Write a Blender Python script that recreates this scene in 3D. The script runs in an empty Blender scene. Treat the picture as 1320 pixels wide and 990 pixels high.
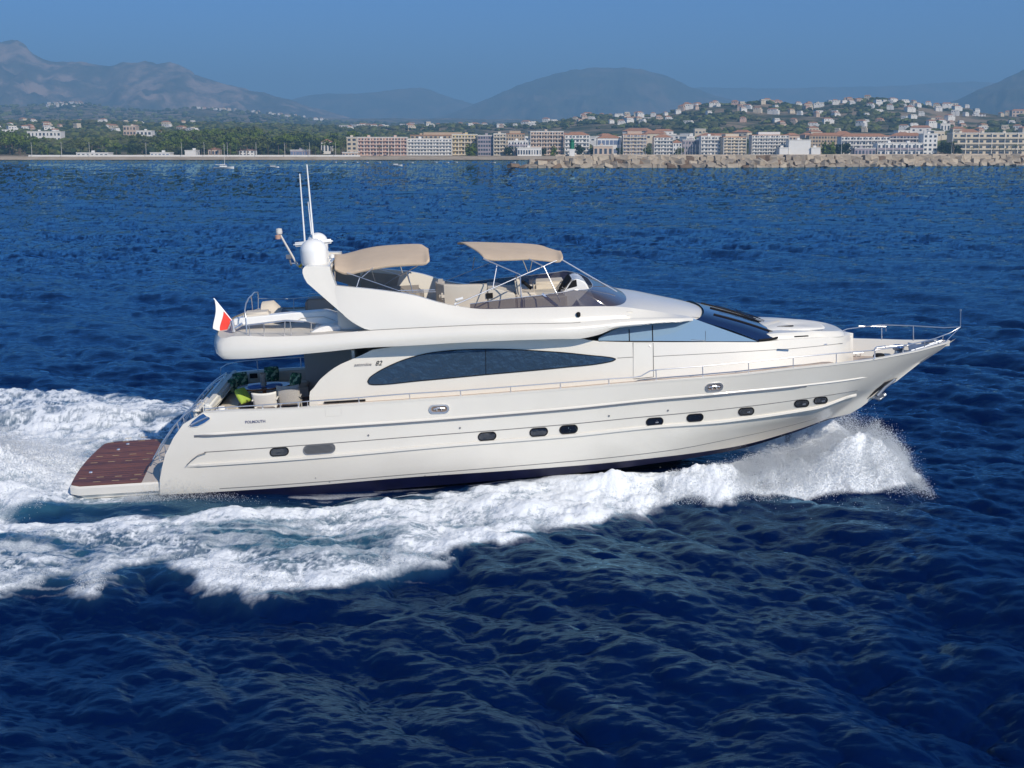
import bpy, bmesh, math, random
import numpy as np
random.seed(7); rng = np.random.default_rng(7)
R = math.radians
C = bpy.context.scene.collection
scene = bpy.context.scene

# ------------------------------------------------------------------ camera
FPX, HOR, CZ = 1732.0, 190.0, 10.0
PITCH = math.atan((495-HOR)/FPX)
cam_d = bpy.data.cameras.new('camera'); cam = bpy.data.objects.new('camera', cam_d); C.objects.link(cam)
cam_d.sensor_width = 36; cam_d.lens = 36*FPX/1320
cam_d.clip_start = 0.5; cam_d.clip_end = 60000
cam.location = (0, 0, CZ); cam.rotation_euler = (R(90)-PITCH, 0, 0)
scene.camera = cam

# ------------------------------------------------------------------ sky + sun
SUN_EL, SUN_AZ = 34.0, 147.0      # azimuth clockwise from +Y (towards +X)
w = bpy.data.worlds.new('World'); scene.world = w; w.use_nodes = True
nt = w.node_tree; bg = nt.nodes['Background']
sky = nt.nodes.new('ShaderNodeTexSky'); sky.sky_type = 'NISHITA'; sky.sun_disc = False
sky.sun_elevation = R(SUN_EL); sky.sun_rotation = R(SUN_AZ)
sky.altitude = 0; sky.air_density = 1.0; sky.dust_density = 0.05; sky.ozone_density = 2.0
gtc = nt.nodes.new('ShaderNodeTexCoord'); gsp = nt.nodes.new('ShaderNodeSeparateXYZ'); nt.links.new(gtc.outputs['Generated'], gsp.inputs[0])
grp = nt.nodes.new('ShaderNodeValToRGB'); ge = grp.color_ramp.elements
ge[0].position = 0.0; ge[0].color = (.20, .40, .85, 1); ge[1].position = .6; ge[1].color = (.42, .74, 1, 1)
gx = ge.new(.12); gx.color = (.20, .43, .88, 1)
nt.links.new(gsp.outputs['Z'], grp.inputs[0])
gmx = nt.nodes.new('ShaderNodeMix'); gmx.data_type = 'RGBA'; gmx.blend_type = 'MULTIPLY'; gmx.inputs['Factor'].default_value = 1
nt.links.new(sky.outputs[0], gmx.inputs[6]); nt.links.new(grp.outputs[0], gmx.inputs[7]); nt.links.new(gmx.outputs[2], bg.inputs[0]); bg.inputs[1].default_value = 0.12
sl = bpy.data.lights.new('sun', 'SUN'); sl.energy = 4.5; sl.angle = R(0.5); sl.color = (1, .90, .76)
so = bpy.data.objects.new('sun', sl); C.objects.link(so)
from mathutils import Vector, Matrix
sd = Vector((math.sin(R(SUN_AZ))*math.cos(R(SUN_EL)), math.cos(R(SUN_AZ))*math.cos(R(SUN_EL)), math.sin(R(SUN_EL))))
so.rotation_euler = sd.to_track_quat('Z', 'Y').to_euler()
scene.view_settings.view_transform = 'Standard'; scene.view_settings.look = 'None'
scene.view_settings.exposure = 0.0; scene.view_settings.gamma = 1.0
scene.render.engine = 'CYCLES'
scene.cycles.max_bounces = 10; scene.cycles.diffuse_bounces = 6; scene.cycles.transmission_bounces = 6; scene.cycles.transparent_max_bounces = 12

# ------------------------------------------------------------------ helpers
def ray(u, v):
    a = PITCH
    return np.array([(u-660)/FPX, math.cos(a)+math.sin(a)*(495-v)/FPX, -math.sin(a)+math.cos(a)*(495-v)/FPX])
def W(u, v, Y):                    # point seen at (u,v) at depth Y
    d = ray(u, v); t = Y/d[1]; return (d[0]*t, Y, CZ+d[2]*t)
def WZ(u, v, z=0.0):               # point seen at (u,v) at height z
    d = ray(u, v); t = (z-CZ)/d[2]; return (d[0]*t, d[1]*t, z)
YAW, TRIM, HEEL = 2.0, 3.2, 2.2
BO = np.array([-12.42, 40.3, 0.0])
BM = Matrix.Translation(Vector(BO)) @ Matrix.Rotation(R(YAW), 4, 'Z') @ Matrix.Rotation(R(HEEL), 4, 'X') @ Matrix.Rotation(-R(TRIM), 4, 'Y')
BN = np.array(BM)[:3, :3]
_co = BN.T @ (np.array([0, 0, CZ])-BO)
def T(u, v, y):                    # boat-frame point seen at (u,v) on the plane y
    d = BN.T @ ray(u, v); t = (y-_co[1])/d[1]; p = _co+t*d
    return (p[0], y, p[2])
def TZ(u, v, z):
    d = BN.T @ ray(u, v); t = (z-_co[2])/d[2]; p = _co+t*d
    return (p[0], p[1], z)
def TX(u, v, x):
    d = BN.T @ ray(u, v); t = (x-_co[0])/d[0]; p = _co+t*d
    return (x, p[1], p[2])
def Tf(u, v, yf, off=0.0):         # on a near-side surface y = -yf(x, z)
    y = -2.5
    for _ in range(40):
        p = T(u, v, y); y = .5*y+.5*(-(yf(p[0], p[2])+off))
    return T(u, v, y)
def pch(pts):                      # smooth monotone cubic through points
    P = np.array(sorted(pts), float); x, y = P[:, 0], P[:, 1]
    h = np.diff(x); d = np.diff(y)/h; m = np.zeros_like(y)
    m[0], m[-1] = d[0], d[-1]
    for i in range(1, len(y)-1):
        if d[i-1]*d[i] > 0:
            w1, w2 = 2*h[i]+h[i-1], h[i]+2*h[i-1]; m[i] = (w1+w2)/(w1/d[i-1]+w2/d[i])
    def f(q):
        q = np.clip(q, x[0], x[-1]); i = np.clip(np.searchsorted(x, q)-1, 0, len(h)-1)
        t = (q-x[i])/h[i]
        return ((2*t**3-3*t**2+1)*y[i]+(t**3-2*t**2+t)*h[i]*m[i]+(-2*t**3+3*t**2)*y[i+1]+(t**3-t**2)*h[i]*m[i+1])
    return f

class MB:
    def __init__(s): s.v = []; s.f = []; s.m = []
    def add(s, V, F, mi=0):
        o = len(s.v); s.v += [tuple(map(float, p)) for p in V]; s.f += [tuple(i+o for i in f) for f in F]; s.m += [mi]*len(F); return s
    def grid(s, rows, mi=0, close=False):
        n = len(rows[0]); V = [p for r in rows for p in r]; F = []
        for j in range(len(rows)-1):
            for i in range(n-1 if not close else n):
                k = (i+1) % n
                F.append((j*n+i, j*n+k, (j+1)*n+k, (j+1)*n+i))
        return s.add(V, F, mi)
    def tube(s, pts, r, n=8, r2=None, mi=0):
        pts = [Vector(p) for p in pts]; rows = []
        for i, p in enumerate(pts):
            a = pts[max(i-1, 0)]; b = pts[min(i+1, len(pts)-1)]; d = (b-a).normalized()
            up = Vector((0, 0, 1)) if abs(d.z) < .9 else Vector((1, 0, 0))
            e1 = d.cross(up).normalized(); e2 = d.cross(e1)
            rr = r if r2 is None else r+(r2-r)*i/(len(pts)-1)
            rows.append([p+e1*rr*math.cos(2*math.pi*k/n)+e2*rr*math.sin(2*math.pi*k/n) for k in range(n)])
        o = len(s.v); s.grid(rows, mi, True)
        s.f.append(tuple(o+k for k in range(n))[::-1]); s.f.append(tuple(o+(len(pts)-1)*n+k for k in range(n))); s.m += [mi, mi]
        return s
    def box(s, c, d, rot=None, mi=0):
        M = rot if rot else Matrix.Identity(3)
        V = [Vector(c)+M@Vector((sx*d[0]/2, sy*d[1]/2, sz*d[2]/2)) for sx in (-1, 1) for sy in (-1, 1) for sz in (-1, 1)]
        return s.add(V, [(0, 1, 3, 2), (4, 6, 7, 5), (0, 4, 5, 1), (2, 3, 7, 6), (0, 2, 6, 4), (1, 5, 7, 3)], mi)
    def lathe(s, c, prof, n=20, mi=0):
        rows = [[(c[0]+r*math.cos(2*math.pi*k/n), c[1]+r*math.sin(2*math.pi*k/n), c[2]+z) for k in range(n)] for r, z in prof]
        return s.grid(rows, mi, True)
    def poly(s, pts, d, mi=0):       # extrude a polygon along vector d
        n = len(pts); d = Vector(d); a = [Vector(p) for p in pts]
        V = a+[p+d for p in a]; F = [tuple(range(n))[::-1], tuple(range(n, 2*n))]+[(i, (i+1) % n, n+(i+1) % n, n+i) for i in range(n)]
        return s.add(V, F, mi)
    def mirror(s):
        n = len(s.v); V = [(x, -y, z) for x, y, z in s.v]; F = [f[::-1] for f in s.f]; m = list(s.m)
        s.v += V; s.f += [tuple(i+n for i in f) for f in F]; s.m += m; return s
    def build(s, name, mat, parent=None, smooth=None, solid=0, bevel=0, weld=False, sub=0):
        me = bpy.data.meshes.new(name); me.from_pydata(s.v, [], s.f)
        for m in (mat if isinstance(mat, (list, tuple)) else [mat]): me.materials.append(m)
        me.polygons.foreach_set('material_index', s.m)
        bm = bmesh.new(); bm.from_mesh(me)
        if weld: bmesh.ops.remove_doubles(bm, verts=bm.verts, dist=1e-4)
        if sub: bmesh.ops.subdivide_edges(bm, edges=bm.edges, cuts=sub, use_grid_fill=True)
        if bevel: bmesh.ops.bevel(bm, geom=bm.edges[:], offset=bevel, segments=3, affect='EDGES', clamp_overlap=True)
        bmesh.ops.recalc_face_normals(bm, faces=bm.faces); bm.to_mesh(me); bm.free()
        if smooth:
            me.polygons.foreach_set('use_smooth', [True]*len(me.polygons)); me.set_sharp_from_angle(angle=R(smooth))
        me.update(); o = bpy.data.objects.new(name, me); C.objects.link(o)
        if solid:
            md = o.modifiers.new('thickness', 'SOLIDIFY'); md.thickness = solid; md.offset = 0
        if parent: o.parent = parent
        return o
def tag(o, label=None, cat=None, group=None, kind=None):
    if label: o['label'] = label
    if cat: o['category'] = cat
    if group: o['group'] = group
    if kind: o['kind'] = kind
    return o
def empty(name, loc=(0, 0, 0), rz=0, mat=None):
    o = bpy.data.objects.new(name, None); C.objects.link(o)
    if mat is not None: o.matrix_world = mat
    else: o.location = loc; o.rotation_euler = (0, 0, rz)
    return o
def kids(o): return KID.get(o.name, [])
KID = {}
def index_kids():
    KID.clear()
    for o in bpy.data.objects:
        if o.parent: KID.setdefault(o.parent.name, []).append(o)
def copy_tree(o, parent=None):
    c = o.copy(); C.objects.link(c); c.parent = parent
    for ch in kids(o): copy_tree(ch, c)
    return c

# ------------------------------------------------------------------ materials
def mat(name, col, rough=.5, metal=0, spec=.5, coat=0, var=0, vscale=3, bump=0, bscale=20, **k):
    m = bpy.data.materials.new(name); m.use_nodes = True; n = m.node_tree; b = n.nodes['Principled BSDF']
    b.inputs['Base Color'].default_value = (*col, 1); b.inputs['Roughness'].default_value = rough
    b.inputs['Metallic'].default_value = metal; b.inputs['Specular IOR Level'].default_value = spec
    b.inputs['Coat Weight'].default_value = coat; b.inputs['Coat Roughness'].default_value = .06
    tc = n.nodes.new('ShaderNodeTexCoord')
    if var:
        no = n.nodes.new('ShaderNodeTexNoise'); no.inputs['Scale'].default_value = vscale; no.inputs['Detail'].default_value = 6
        n.links.new(tc.outputs['Object'], no.inputs['Vector'])
        r = n.nodes.new('ShaderNodeValToRGB'); r.color_ramp.elements[0].position = .3; r.color_ramp.elements[1].position = .7
        r.color_ramp.elements[0].color = (*[c*(1-var) for c in col], 1); r.color_ramp.elements[1].color = (*[min(1, c*(1+var)) for c in col], 1)
        n.links.new(no.outputs['Fac'], r.inputs[0]); n.links.new(r.outputs[0], b.inputs['Base Color'])
    if bump:
        no = n.nodes.new('ShaderNodeTexNoise'); no.inputs['Scale'].default_value = bscale; no.inputs['Detail'].default_value = 4
        n.links.new(tc.outputs['Object'], no.inputs['Vector'])
        bp = n.nodes.new('ShaderNodeBump'); bp.inputs['Strength'].default_value = bump; bp.inputs['Distance'].default_value = .02
        n.links.new(no.outputs['Fac'], bp.inputs['Height']); n.links.new(bp.outputs[0], b.inputs['Normal'])
    for kk, v in k.items(): b.inputs[kk].default_value = v
    return m
GEL = mat('cream_gelcoat', (.73, .70, .63), .25, coat=.5, var=.025, vscale=.8)
WHT = mat('white_gelcoat', (.82, .82, .80), .3, coat=.4, var=.02)
NAVY = mat('navy_antifouling', (.004, .005, .032), .45, var=.25, vscale=2)
STEEL = mat('stainless_steel', (.78, .78, .79), .30, metal=.85)
RUBM = mat('grey_rub_rail', (.30, .30, .31), .3, metal=.6)
GROOVE = mat('groove_shade_and_door_seal', (.16, .155, .15), .6)  # dark lines paint the shade in grooves and creases; also the door seal
DGLASS = mat('dark_tinted_glass', (.008, .011, .018), .03, spec=.9, coat=1)
SGLASS = mat('side_arch_glass', (.03, .055, .09), .02, bump=1.0, bscale=3.2, spec=1.0, coat=1)
PGLASS = mat('sky_painted_glass', (.20, .31, .43), .08, spec=1.0, coat=1)  # pale blue base colour paints in the reflected sky
WGLASS = mat('windscreen_glass', (.006, .015, .06), .03, spec=.9, coat=1)
DECKT = mat('weathered_teak', (.50, .41, .34), .7, var=.1, vscale=4)
BEIGE = mat('beige_vinyl', (.58, .53, .45), .6, var=.04)
GREY = mat('grey_liner', (.60, .58, .54), .55, var=.03)
CANV = mat('tan_canvas', (.56, .44, .32), .85, var=.05, vscale=2, bump=.3, bscale=6)
CANV2 = mat('taupe_canvas_and_shade', (.36, .32, .27), .9, var=.05, vscale=2)
BLACK = mat('black_plastic', (.012, .012, .013), .75, spec=.15)
DKFAB = mat('charcoal_mesh', (.05, .055, .065), .8)
WOOD = mat('varnished_table_wood', (.16, .055, .025), .25, coat=.6, var=.25, vscale=6)
BLUE = mat('blue_placemat_cloth', (.02, .14, .48), .7)
RATT = mat('grey_rattan', (.50, .49, .47), .8, var=.12, vscale=40, bump=.6, bscale=60)
WCH = mat('white_chair_fabric', (.78, .77, .73), .7, bump=.3, bscale=30)
RED = mat('red_flag_cloth', (.72, .05, .035), .8)
FWHT = mat('white_flag_cloth', (.8, .8, .78), .8)
YEL = mat('yellow_flag_cloth', (.75, .45, .02), .8)
LIME = mat('lime_cushion_cloth', (.33, .47, .07), .85)
def leafmat():
    m = mat('leaf_print_cloth', (.05, .2, .1), .85); n = m.node_tree; b = n.nodes['Principled BSDF']
    v = n.nodes.new('ShaderNodeTexVoronoi'); v.inputs['Scale'].default_value = 14; tc = n.nodes.new('ShaderNodeTexCoord')
    n.links.new(tc.outputs['Object'], v.inputs['Vector'])
    r = n.nodes.new('ShaderNodeValToRGB'); r.color_ramp.interpolation = 'CONSTANT'
    e = r.color_ramp.elements; e[0].color = (.01, .07, .05, 1); e[1].position = .45; e[1].color = (.05, .2, .1, 1)
    x = e.new(.75); x.color = (.30, .45, .30, 1)
    s = n.nodes.new('ShaderNodeSeparateColor'); n.links.new(v.outputs['Color'], s.inputs[0]); n.links.new(s.outputs[0], r.inputs[0]); n.links.new(r.outputs[0], b.inputs['Base Color'])
    return m
LEAFP = leafmat()
def teakmat():
    m = mat('varnished_teak_planks', (.13, .03, .02), .22, coat=.5); n = m.node_tree; b = n.nodes['Principled BSDF']
    tc = n.nodes.new('ShaderNodeTexCoord'); sp = n.nodes.new('ShaderNodeSeparateXYZ'); n.links.new(tc.outputs['Object'], sp.inputs[0])
    mu = n.nodes.new('ShaderNodeMath'); mu.operation = 'MULTIPLY'; mu.inputs[1].default_value = 11; n.links.new(sp.outputs['Y'], mu.inputs[0])
    fr = n.nodes.new('ShaderNodeMath'); fr.operation = 'FRACT'; n.links.new(mu.outputs[0], fr.inputs[0])
    fl = n.nodes.new('ShaderNodeMath'); fl.operation = 'FLOOR'; n.links.new(mu.outputs[0], fl.inputs[0])
    wn = n.nodes.new('ShaderNodeTexWhiteNoise'); wn.noise_dimensions = '1D'; n.links.new(fl.outputs[0], wn.inputs['W'])
    mp = n.nodes.new('ShaderNodeMapping'); mp.inputs['Scale'].default_value = (1.5, 9, 1); n.links.new(tc.outputs['Object'], mp.inputs[0])
    no = n.nodes.new('ShaderNodeTexNoise'); no.inputs['Scale'].default_value = 1.5; no.inputs['Detail'].default_value = 6; n.links.new(mp.outputs[0], no.inputs['Vector'])
    b.inputs['Roughness'].default_value = .42; b.inputs['Coat Weight'].default_value = .04; b.inputs['Specular IOR Level'].default_value = .3
    ad = n.nodes.new('ShaderNodeMath'); ad.operation = 'MULTIPLY_ADD'; ad.inputs[1].default_value = .45; n.links.new(wn.outputs[0], ad.inputs[0]); n.links.new(no.outputs['Fac'], ad.inputs[2])
    r = n.nodes.new('ShaderNodeValToRGB'); e = r.color_ramp.elements; e[0].position = .35; e[1].position = .95
    e[0].color = (.07, .020, .009, 1); e[1].color = (.25, .082, .028, 1); n.links.new(ad.outputs[0], r.inputs[0])
    gt = n.nodes.new('ShaderNodeMath'); gt.operation = 'GREATER_THAN'; gt.inputs[1].default_value = .9; n.links.new(fr.outputs[0], gt.inputs[0])
    mx = n.nodes.new('ShaderNodeMix'); mx.data_type = 'RGBA'; n.links.new(gt.outputs[0], mx.inputs['Factor']); n.links.new(r.outputs[0], mx.inputs[6]); mx.inputs[7].default_value = (.02, .01, .01, 1)
    n.links.new(mx.outputs[2], b.inputs['Base Color']); return m
TEAK = teakmat()

# ------------------------------------------------------------------ numpy noise
_perm = rng.random((256, 256)).astype(np.float32)
def vnoise(x, y):
    xi = np.floor(x).astype(int); yi = np.floor(y).astype(int); fx = x-xi; fy = y-yi
    fx = fx*fx*(3-2*fx); fy = fy*fy*(3-2*fy); a = _perm[xi & 255, yi & 255]; b = _perm[(xi+1) & 255, yi & 255]
    c = _perm[xi & 255, (yi+1) & 255]; d = _perm[(xi+1) & 255, (yi+1) & 255]
    return (a*(1-fx)+b*fx)*(1-fy)+(c*(1-fx)+d*fx)*fy
def fbm(x, y, o=5, lac=2.03, g=.5):
    s = 0; a = 1; t = 0
    for k in range(o):
        c, sn = math.cos(k*1.3), math.sin(k*1.3)
        s = s+a*vnoise((x*c-y*sn)+17.3*k, (x*sn+y*c)-9.1*k); t += a; a *= g; x = x*lac; y = y*lac
    return s/t
def ridge(x, y, o=4):
    s = 0; a = 1; t = 0
    for k in range(o):
        c, sn = math.cos(k*2.1), math.sin(k*2.1)
        s = s+a*(1-np.abs(2*vnoise((x*c-y*sn)+7.7*k, (x*sn+y*c)+3.1*k)-1)); t += a; a *= .55; x = x*2.1; y = y*2.1
    return s/t
def smooth(a, b, x): t = np.clip((x-a)/(b-a), 0, 1); return t*t*(3-2*t)
def seg_dist(px, py, poly, closed=True):
    """signed distance (positive inside) of points to a polygon"""
    P = np.array(poly); n = len(P); d = np.full(px.shape, 1e9); ins = np.zeros(px.shape, bool)
    for i in range(n):
        a = P[i]; b = P[(i+1) % n]; ab = b-a
        t = np.clip(((px-a[0])*ab[0]+(py-a[1])*ab[1])/max(ab@ab, 1e-9), 0, 1)
        d = np.minimum(d, np.hypot(px-a[0]-t*ab[0], py-a[1]-t*ab[1]))
        if abs(b[1]-a[1]) > 1e-9:
            c = ((a[1] > py) != (b[1] > py)) & (px < (b[0]-a[0])*(py-a[1])/(b[1]-a[1])+a[0]); ins ^= c
    return np.where(ins, d, -d)

# ------------------------------------------------------------------ sea
def fft_tile(L, N, lam_peak, lam_min, hrms, wind, seed):
    g = np.random.default_rng(seed); k = 2*np.pi*np.fft.fftfreq(N, L/N); KX, KY = np.meshgrid(k, k, indexing='ij'); K = np.hypot(KX, KY); K[0, 0] = 1
    kp = 2*np.pi/lam_peak; ang = np.arctan2(KY, KX)-wind
    S = K**-4.0*np.exp(-1.0*(kp/K)**2)*(.07+np.cos(ang)**4)*np.exp(-(K*lam_min/2/np.pi)**2); S[0, 0] = 0
    H = np.sqrt(S)*(g.normal(size=(N, N))+1j*g.normal(size=(N, N)))
    h = np.fft.ifft2(H).real; s = hrms/h.std(); H *= s
    return [np.fft.ifft2(q).real.astype(np.float32) for q in (H, -1j*KX/K*H, -1j*KY/K*H)]
def samp(A, L, x, y):
    N = A.shape[0]; u = x/L*N; v = y/L*N; i = np.floor(u).astype(int); j = np.floor(v).astype(int); fu = u-i; fv = v-j
    i0 = i % N; i1 = (i+1) % N; j0 = j % N; j1 = (j+1) % N
    return (A[i0, j0]*(1-fu)+A[i1, j0]*fu)*(1-fv)+(A[i0, j1]*(1-fu)+A[i1, j1]*fu)*fv
near_px = [(1112, 598), (1172, 600), (1180, 618), (1150, 636), (1100, 642), (1040, 638), (1000, 643), (950, 655), (900, 651), (850, 660), (750, 692), (700, 697), (650, 712), (600, 716), (520, 741), (450, 760), (380, 768), (300, 760), (240, 747), (190, 737), (130, 772), (60, 757), (0, 776), (-150, 800), (-150, 650), (0, 674), (100, 668), (210, 668), (300, 662), (400, 656), (500, 648), (600, 638), (700, 630), (800, 626), (900, 618), (1000, 610), (1060, 604)]
NEARP = [WZ(u, v, .15)[:2] for u, v in near_px]
far_px = [(420, 560), (330, 528), (240, 516), (150, 503), (90, 498), (40, 497), (0, 492), (-150, 480), (-150, 690), (0, 663), (100, 650), (230, 640), (420, 600)]
FARP = [WZ(u, v, .15)[:2] for u, v in far_px]
def boatxy(X, Y):
    c, s = math.cos(R(YAW)), math.sin(R(YAW)); dx = X-BO[0]; dy = Y-BO[1]
    return dx*c+dy*s, -dx*s+dy*c
HB = pch([(14.5, 0), (15.5, .35), (17.7, .80), (18.8, 1.05), (20.2, 1.4), (21.5, 1.75), (22.3, 1.95), (22.9, 1.95), (23.5, 1.6), (24.0, 1.0), (24.35, .45), (24.6, 0)])
YC = pch([(14, -3.5), (17, -3.3), (19, -3.0), (21, -2.6), (23, -2.15), (24.5, -2.0)])
YW = pch([(14, 1.0), (17, 1.1), (20, 1.4), (23, 1.65), (24.5, 1.4)])
def wake(X, Y):
    bx, by = boatxy(X, Y)
    n1 = fbm(X/2.2, Y/2.2, 5); n2 = fbm(X/.7+5, Y/.7, 5); n3 = ridge(X/.8, Y/.65, 4); n4 = fbm(X/.2, Y/.2, 3); n5 = ridge(X/.30+3, Y/.26, 3)
    sn = seg_dist(X, Y, NEARP)+(n1-.5)*1.7+(n2-.5)*.9
    sf = seg_dist(X, Y, FARP)+(n1-.5)*2.0+(n2-.5)*1.1
    hn = smooth(-.45, .9, sn); hf = smooth(-.6, 1.6, sf); bow = smooth(6, 17, bx)
    rough = .55*(n1-.45)+.36*(n2-.5)+.13*(n3-.6)+.09*(n5-.6)+.06*(n4-.5)
    H = hn*(.15+.14*bow+rough*(.62+.35*bow))+hf*(.10+rough*.72)*(1-smooth(-1, 3, bx)*(1-smooth(3.5, 5, np.abs(by))))
    beam = 2.75*(1-smooth(14, 22, bx)); d = np.abs(by)-beam
    H *= 1-.85*np.exp(-(np.clip(d, 0, 9)/.7)**2)*smooth(-1, 1, bx)*(1-smooth(20, 22, bx))
    H += (.04+.46*smooth(5, 15, bx))*np.exp(-(np.clip(d, 0, 9)/1.0)**2)*smooth(1, 4, bx)*(1-smooth(20.5, 23, bx))
    H += (-.25)*np.exp(-((bx+.2)/1.6)**2)*np.exp(-(by/2.6)**2)
    H += (1.05+.7*(n2-.5)+.5*(n5-.6))*np.exp(-((bx+4.2)/2.1)**2)*np.exp(-((by+.1)/2.3)**2)
    H += .5*np.exp(-((bx+5)/5)**2)*np.exp(-((by-8.5)/1.3)**2)
    H -= .2*(1-.85*bow)*np.exp(-((seg_dist(X, Y, NEARP)+.9)/.8)**2)
    # bow wave thrown outwards along the near side, and its twin on the far side
    bxn = bx+.6*(n2-.5)+2.2*(n1-.45)
    plume = .82*HB(bxn)*(.74+.75*(n1-.45)+.22*(n2-.5)+.06*(n5-.6))*(np.exp(-(((by-YC(bx)))/(.62*YW(bx)))**2)+np.exp(-(((by+YC(bx)))/(.62*YW(bx)))**2))*(bx > 13.5)*(bx < 25.6)
    H += plume
    lace = n3*.62+n2*.5
    cov = smooth(-.3, 1.05, sn)*(.90+.30*bow)-.34*smooth(1.0, 3.0, sn)*(1-bow); covf = smooth(-.15, 1.6, sf)*.86
    rear = smooth(-.7, -1.7, bx)*np.exp(-((by)/5.2)**2); covf = np.maximum(covf, rear*1.35)
    gap = np.exp(-((by+4.0)/1.0)**2)*smooth(13, 4, bx)*smooth(-12, -3, bx); cov = np.clip(cov-.45*gap, 0, 1.4)
    cv = np.maximum(cov, covf); big = fbm(X/3.2+3, Y/1.3, 3); cv = cv*(.66+.62*smooth(.30, .58, big)); cv = np.maximum(cv, smooth(.03, .22, plume)*1.35)
    dense = np.clip(np.exp(-((sn-.75)/.75)**2)*.9+bow*1.1+rear*1.1+.35*hf*smooth(.45, .6, n1), 0, 1)
    web = np.maximum(smooth(.60, .86, n3+.25*(n2-.5)), .8*smooth(.62, .88, n5+.2*(n4-.5))); cvr = smooth(.25, .95, cv+.35*(n2-.5))
    n6 = ridge(X/.13+3, Y/.11, 2); fil = smooth(.66, .9, n6)*.35
    dd = cvr*np.clip(.10+.80*web+fil+dense*(.22+1.1*(n2-.15)*(.6+.9*n5)), 0, 1)
    streak = smooth(.56, .70, fbm(bx/2.6, by/.30, 4))*.45
    dd = np.clip(np.maximum(dd, streak*np.maximum(hn, .8*hf)), 0, 1)
    side = smooth(.52, .66, fbm(bx/1.6, by/.22+4, 4))*np.exp(-((by+3.5)/.75)**2)*smooth(1.0, 3, bx)*(1-smooth(13, 16, bx))*.55
    dd = np.maximum(dd, side)
    ae = np.clip(smooth(-.3, 1.2, np.maximum(sn, sf))*.65+.25*gap+rear*.4, 0, 1)
    flat = (1-.45*np.maximum(hn, hf))*(1-.8*np.exp(-(np.clip(d, 0, 9)/1.2)**2)*smooth(-2, 0, bx)*(1-smooth(21, 24, bx)))
    return H, dd, ae, flat
def make_sea():
    vv = np.concatenate([np.arange(1500, 14.2, -1.2), 17320/np.array([1300., 1500, 1800])]); Y0 = 17320/vv
    tt = np.arange(-.43, .43, .00085); out = .43*1.09**np.arange(1, 26); tt = np.concatenate([-out[::-1], tt, out])
    Xg = Y0[:, None]*tt[None, :]; Yg = np.repeat(Y0[:, None], len(tt), 1)
    t1 = fft_tile(61.0, 1024, 6.0, 0.20, .086, R(66), 3); t2 = fft_tile(23.7, 512, 1.9, .11, .021, R(98), 5); t3 = fft_tile(140.0, 512, 22, 3.0, .13, R(55), 9)
    h = np.zeros_like(Xg); dx = h.copy(); dy = h.copy(); sx = h.copy(); sy = h.copy()
    for (A, L, ch, rot, y0, y1) in ((t1, 61.0, 1.15, .31, 80, 380), (t2, 23.7, 1.0, -.2, 45, 140), (t3, 140.0, .7, 0, 260, 900)):
        c, s = math.cos(rot), math.sin(rot); x = Xg*c-Yg*s; y = Xg*s+Yg*c; f = 1-smooth(y0, y1, Yg)
        hh = samp(A[0], L, x, y)*f; a = samp(A[1], L, x, y)*f*ch; b = samp(A[2], L, x, y)*f*ch
        h += hh; dx += a*c+b*s; dy += -a*s+b*c
        gx, gy = np.gradient(A[0], L/A[0].shape[0]); a = samp(gx, L, x, y)*(1-f); b = samp(gy, L, x, y)*(1-f); sx += a*c+b*s; sy += -a*s+b*c
    mod = .45+1.1*fbm(Xg/38, Yg/30, 3); h *= mod; dx *= mod; dy *= mod; sx *= mod; sy *= mod; k = .75-.35*smooth(250, 800, Yg); sx *= k; sy *= k
    den = np.zeros_like(h); aer = np.zeros_like(h)
    sel = (Y0 > 24) & (Y0 < 75); cs = np.abs(tt) < .5; ix = np.ix_(np.where(sel)[0], np.where(cs)[0])
    H, dd, ae, fl = wake(Xg[ix], Yg[ix]); h[ix] = h[ix]*fl+H; dx[ix] *= fl; dy[ix] *= fl; den[ix] = dd; aer[ix] = ae
    V = np.stack([Xg+dx, Yg+dy, h], -1).reshape(-1, 3).astype(np.float32); nr, nc = Xg.shape
    a = (np.arange(nr-1)[:, None]*nc+np.arange(nc-1)[None, :]).ravel(); F = np.stack([a, a+1, a+nc+1, a+nc], 1).astype(np.int32)
    me = bpy.data.meshes.new('sea'); me.vertices.add(len(V)); me.vertices.foreach_set('co', V.ravel())
    me.loops.add(F.size); me.loops.foreach_set('vertex_index', F.ravel()); me.polygons.add(len(F))
    me.polygons.foreach_set('loop_start', np.arange(0, F.size, 4, dtype=np.int32)); me.polygons.foreach_set('loop_total', np.full(len(F), 4, np.int32))
    me.polygons.foreach_set('use_smooth', np.ones(len(F), bool)); me.update(calc_edges=True)
    for nm, arr in (('foam', den), ('aerated', aer)):
        at = me.attributes.new(nm, 'FLOAT', 'POINT'); at.data.foreach_set('value', arr.ravel().astype(np.float32))
    at = me.attributes.new('slope', 'FLOAT_VECTOR', 'POINT'); at.data.foreach_set('vector', np.stack([-sx, -sy, 0*sx], -1).ravel().astype(np.float32))
    o = bpy.data.objects.new('sea', me); C.objects.link(o); o['kind'] = 'structure'
    return o
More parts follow.
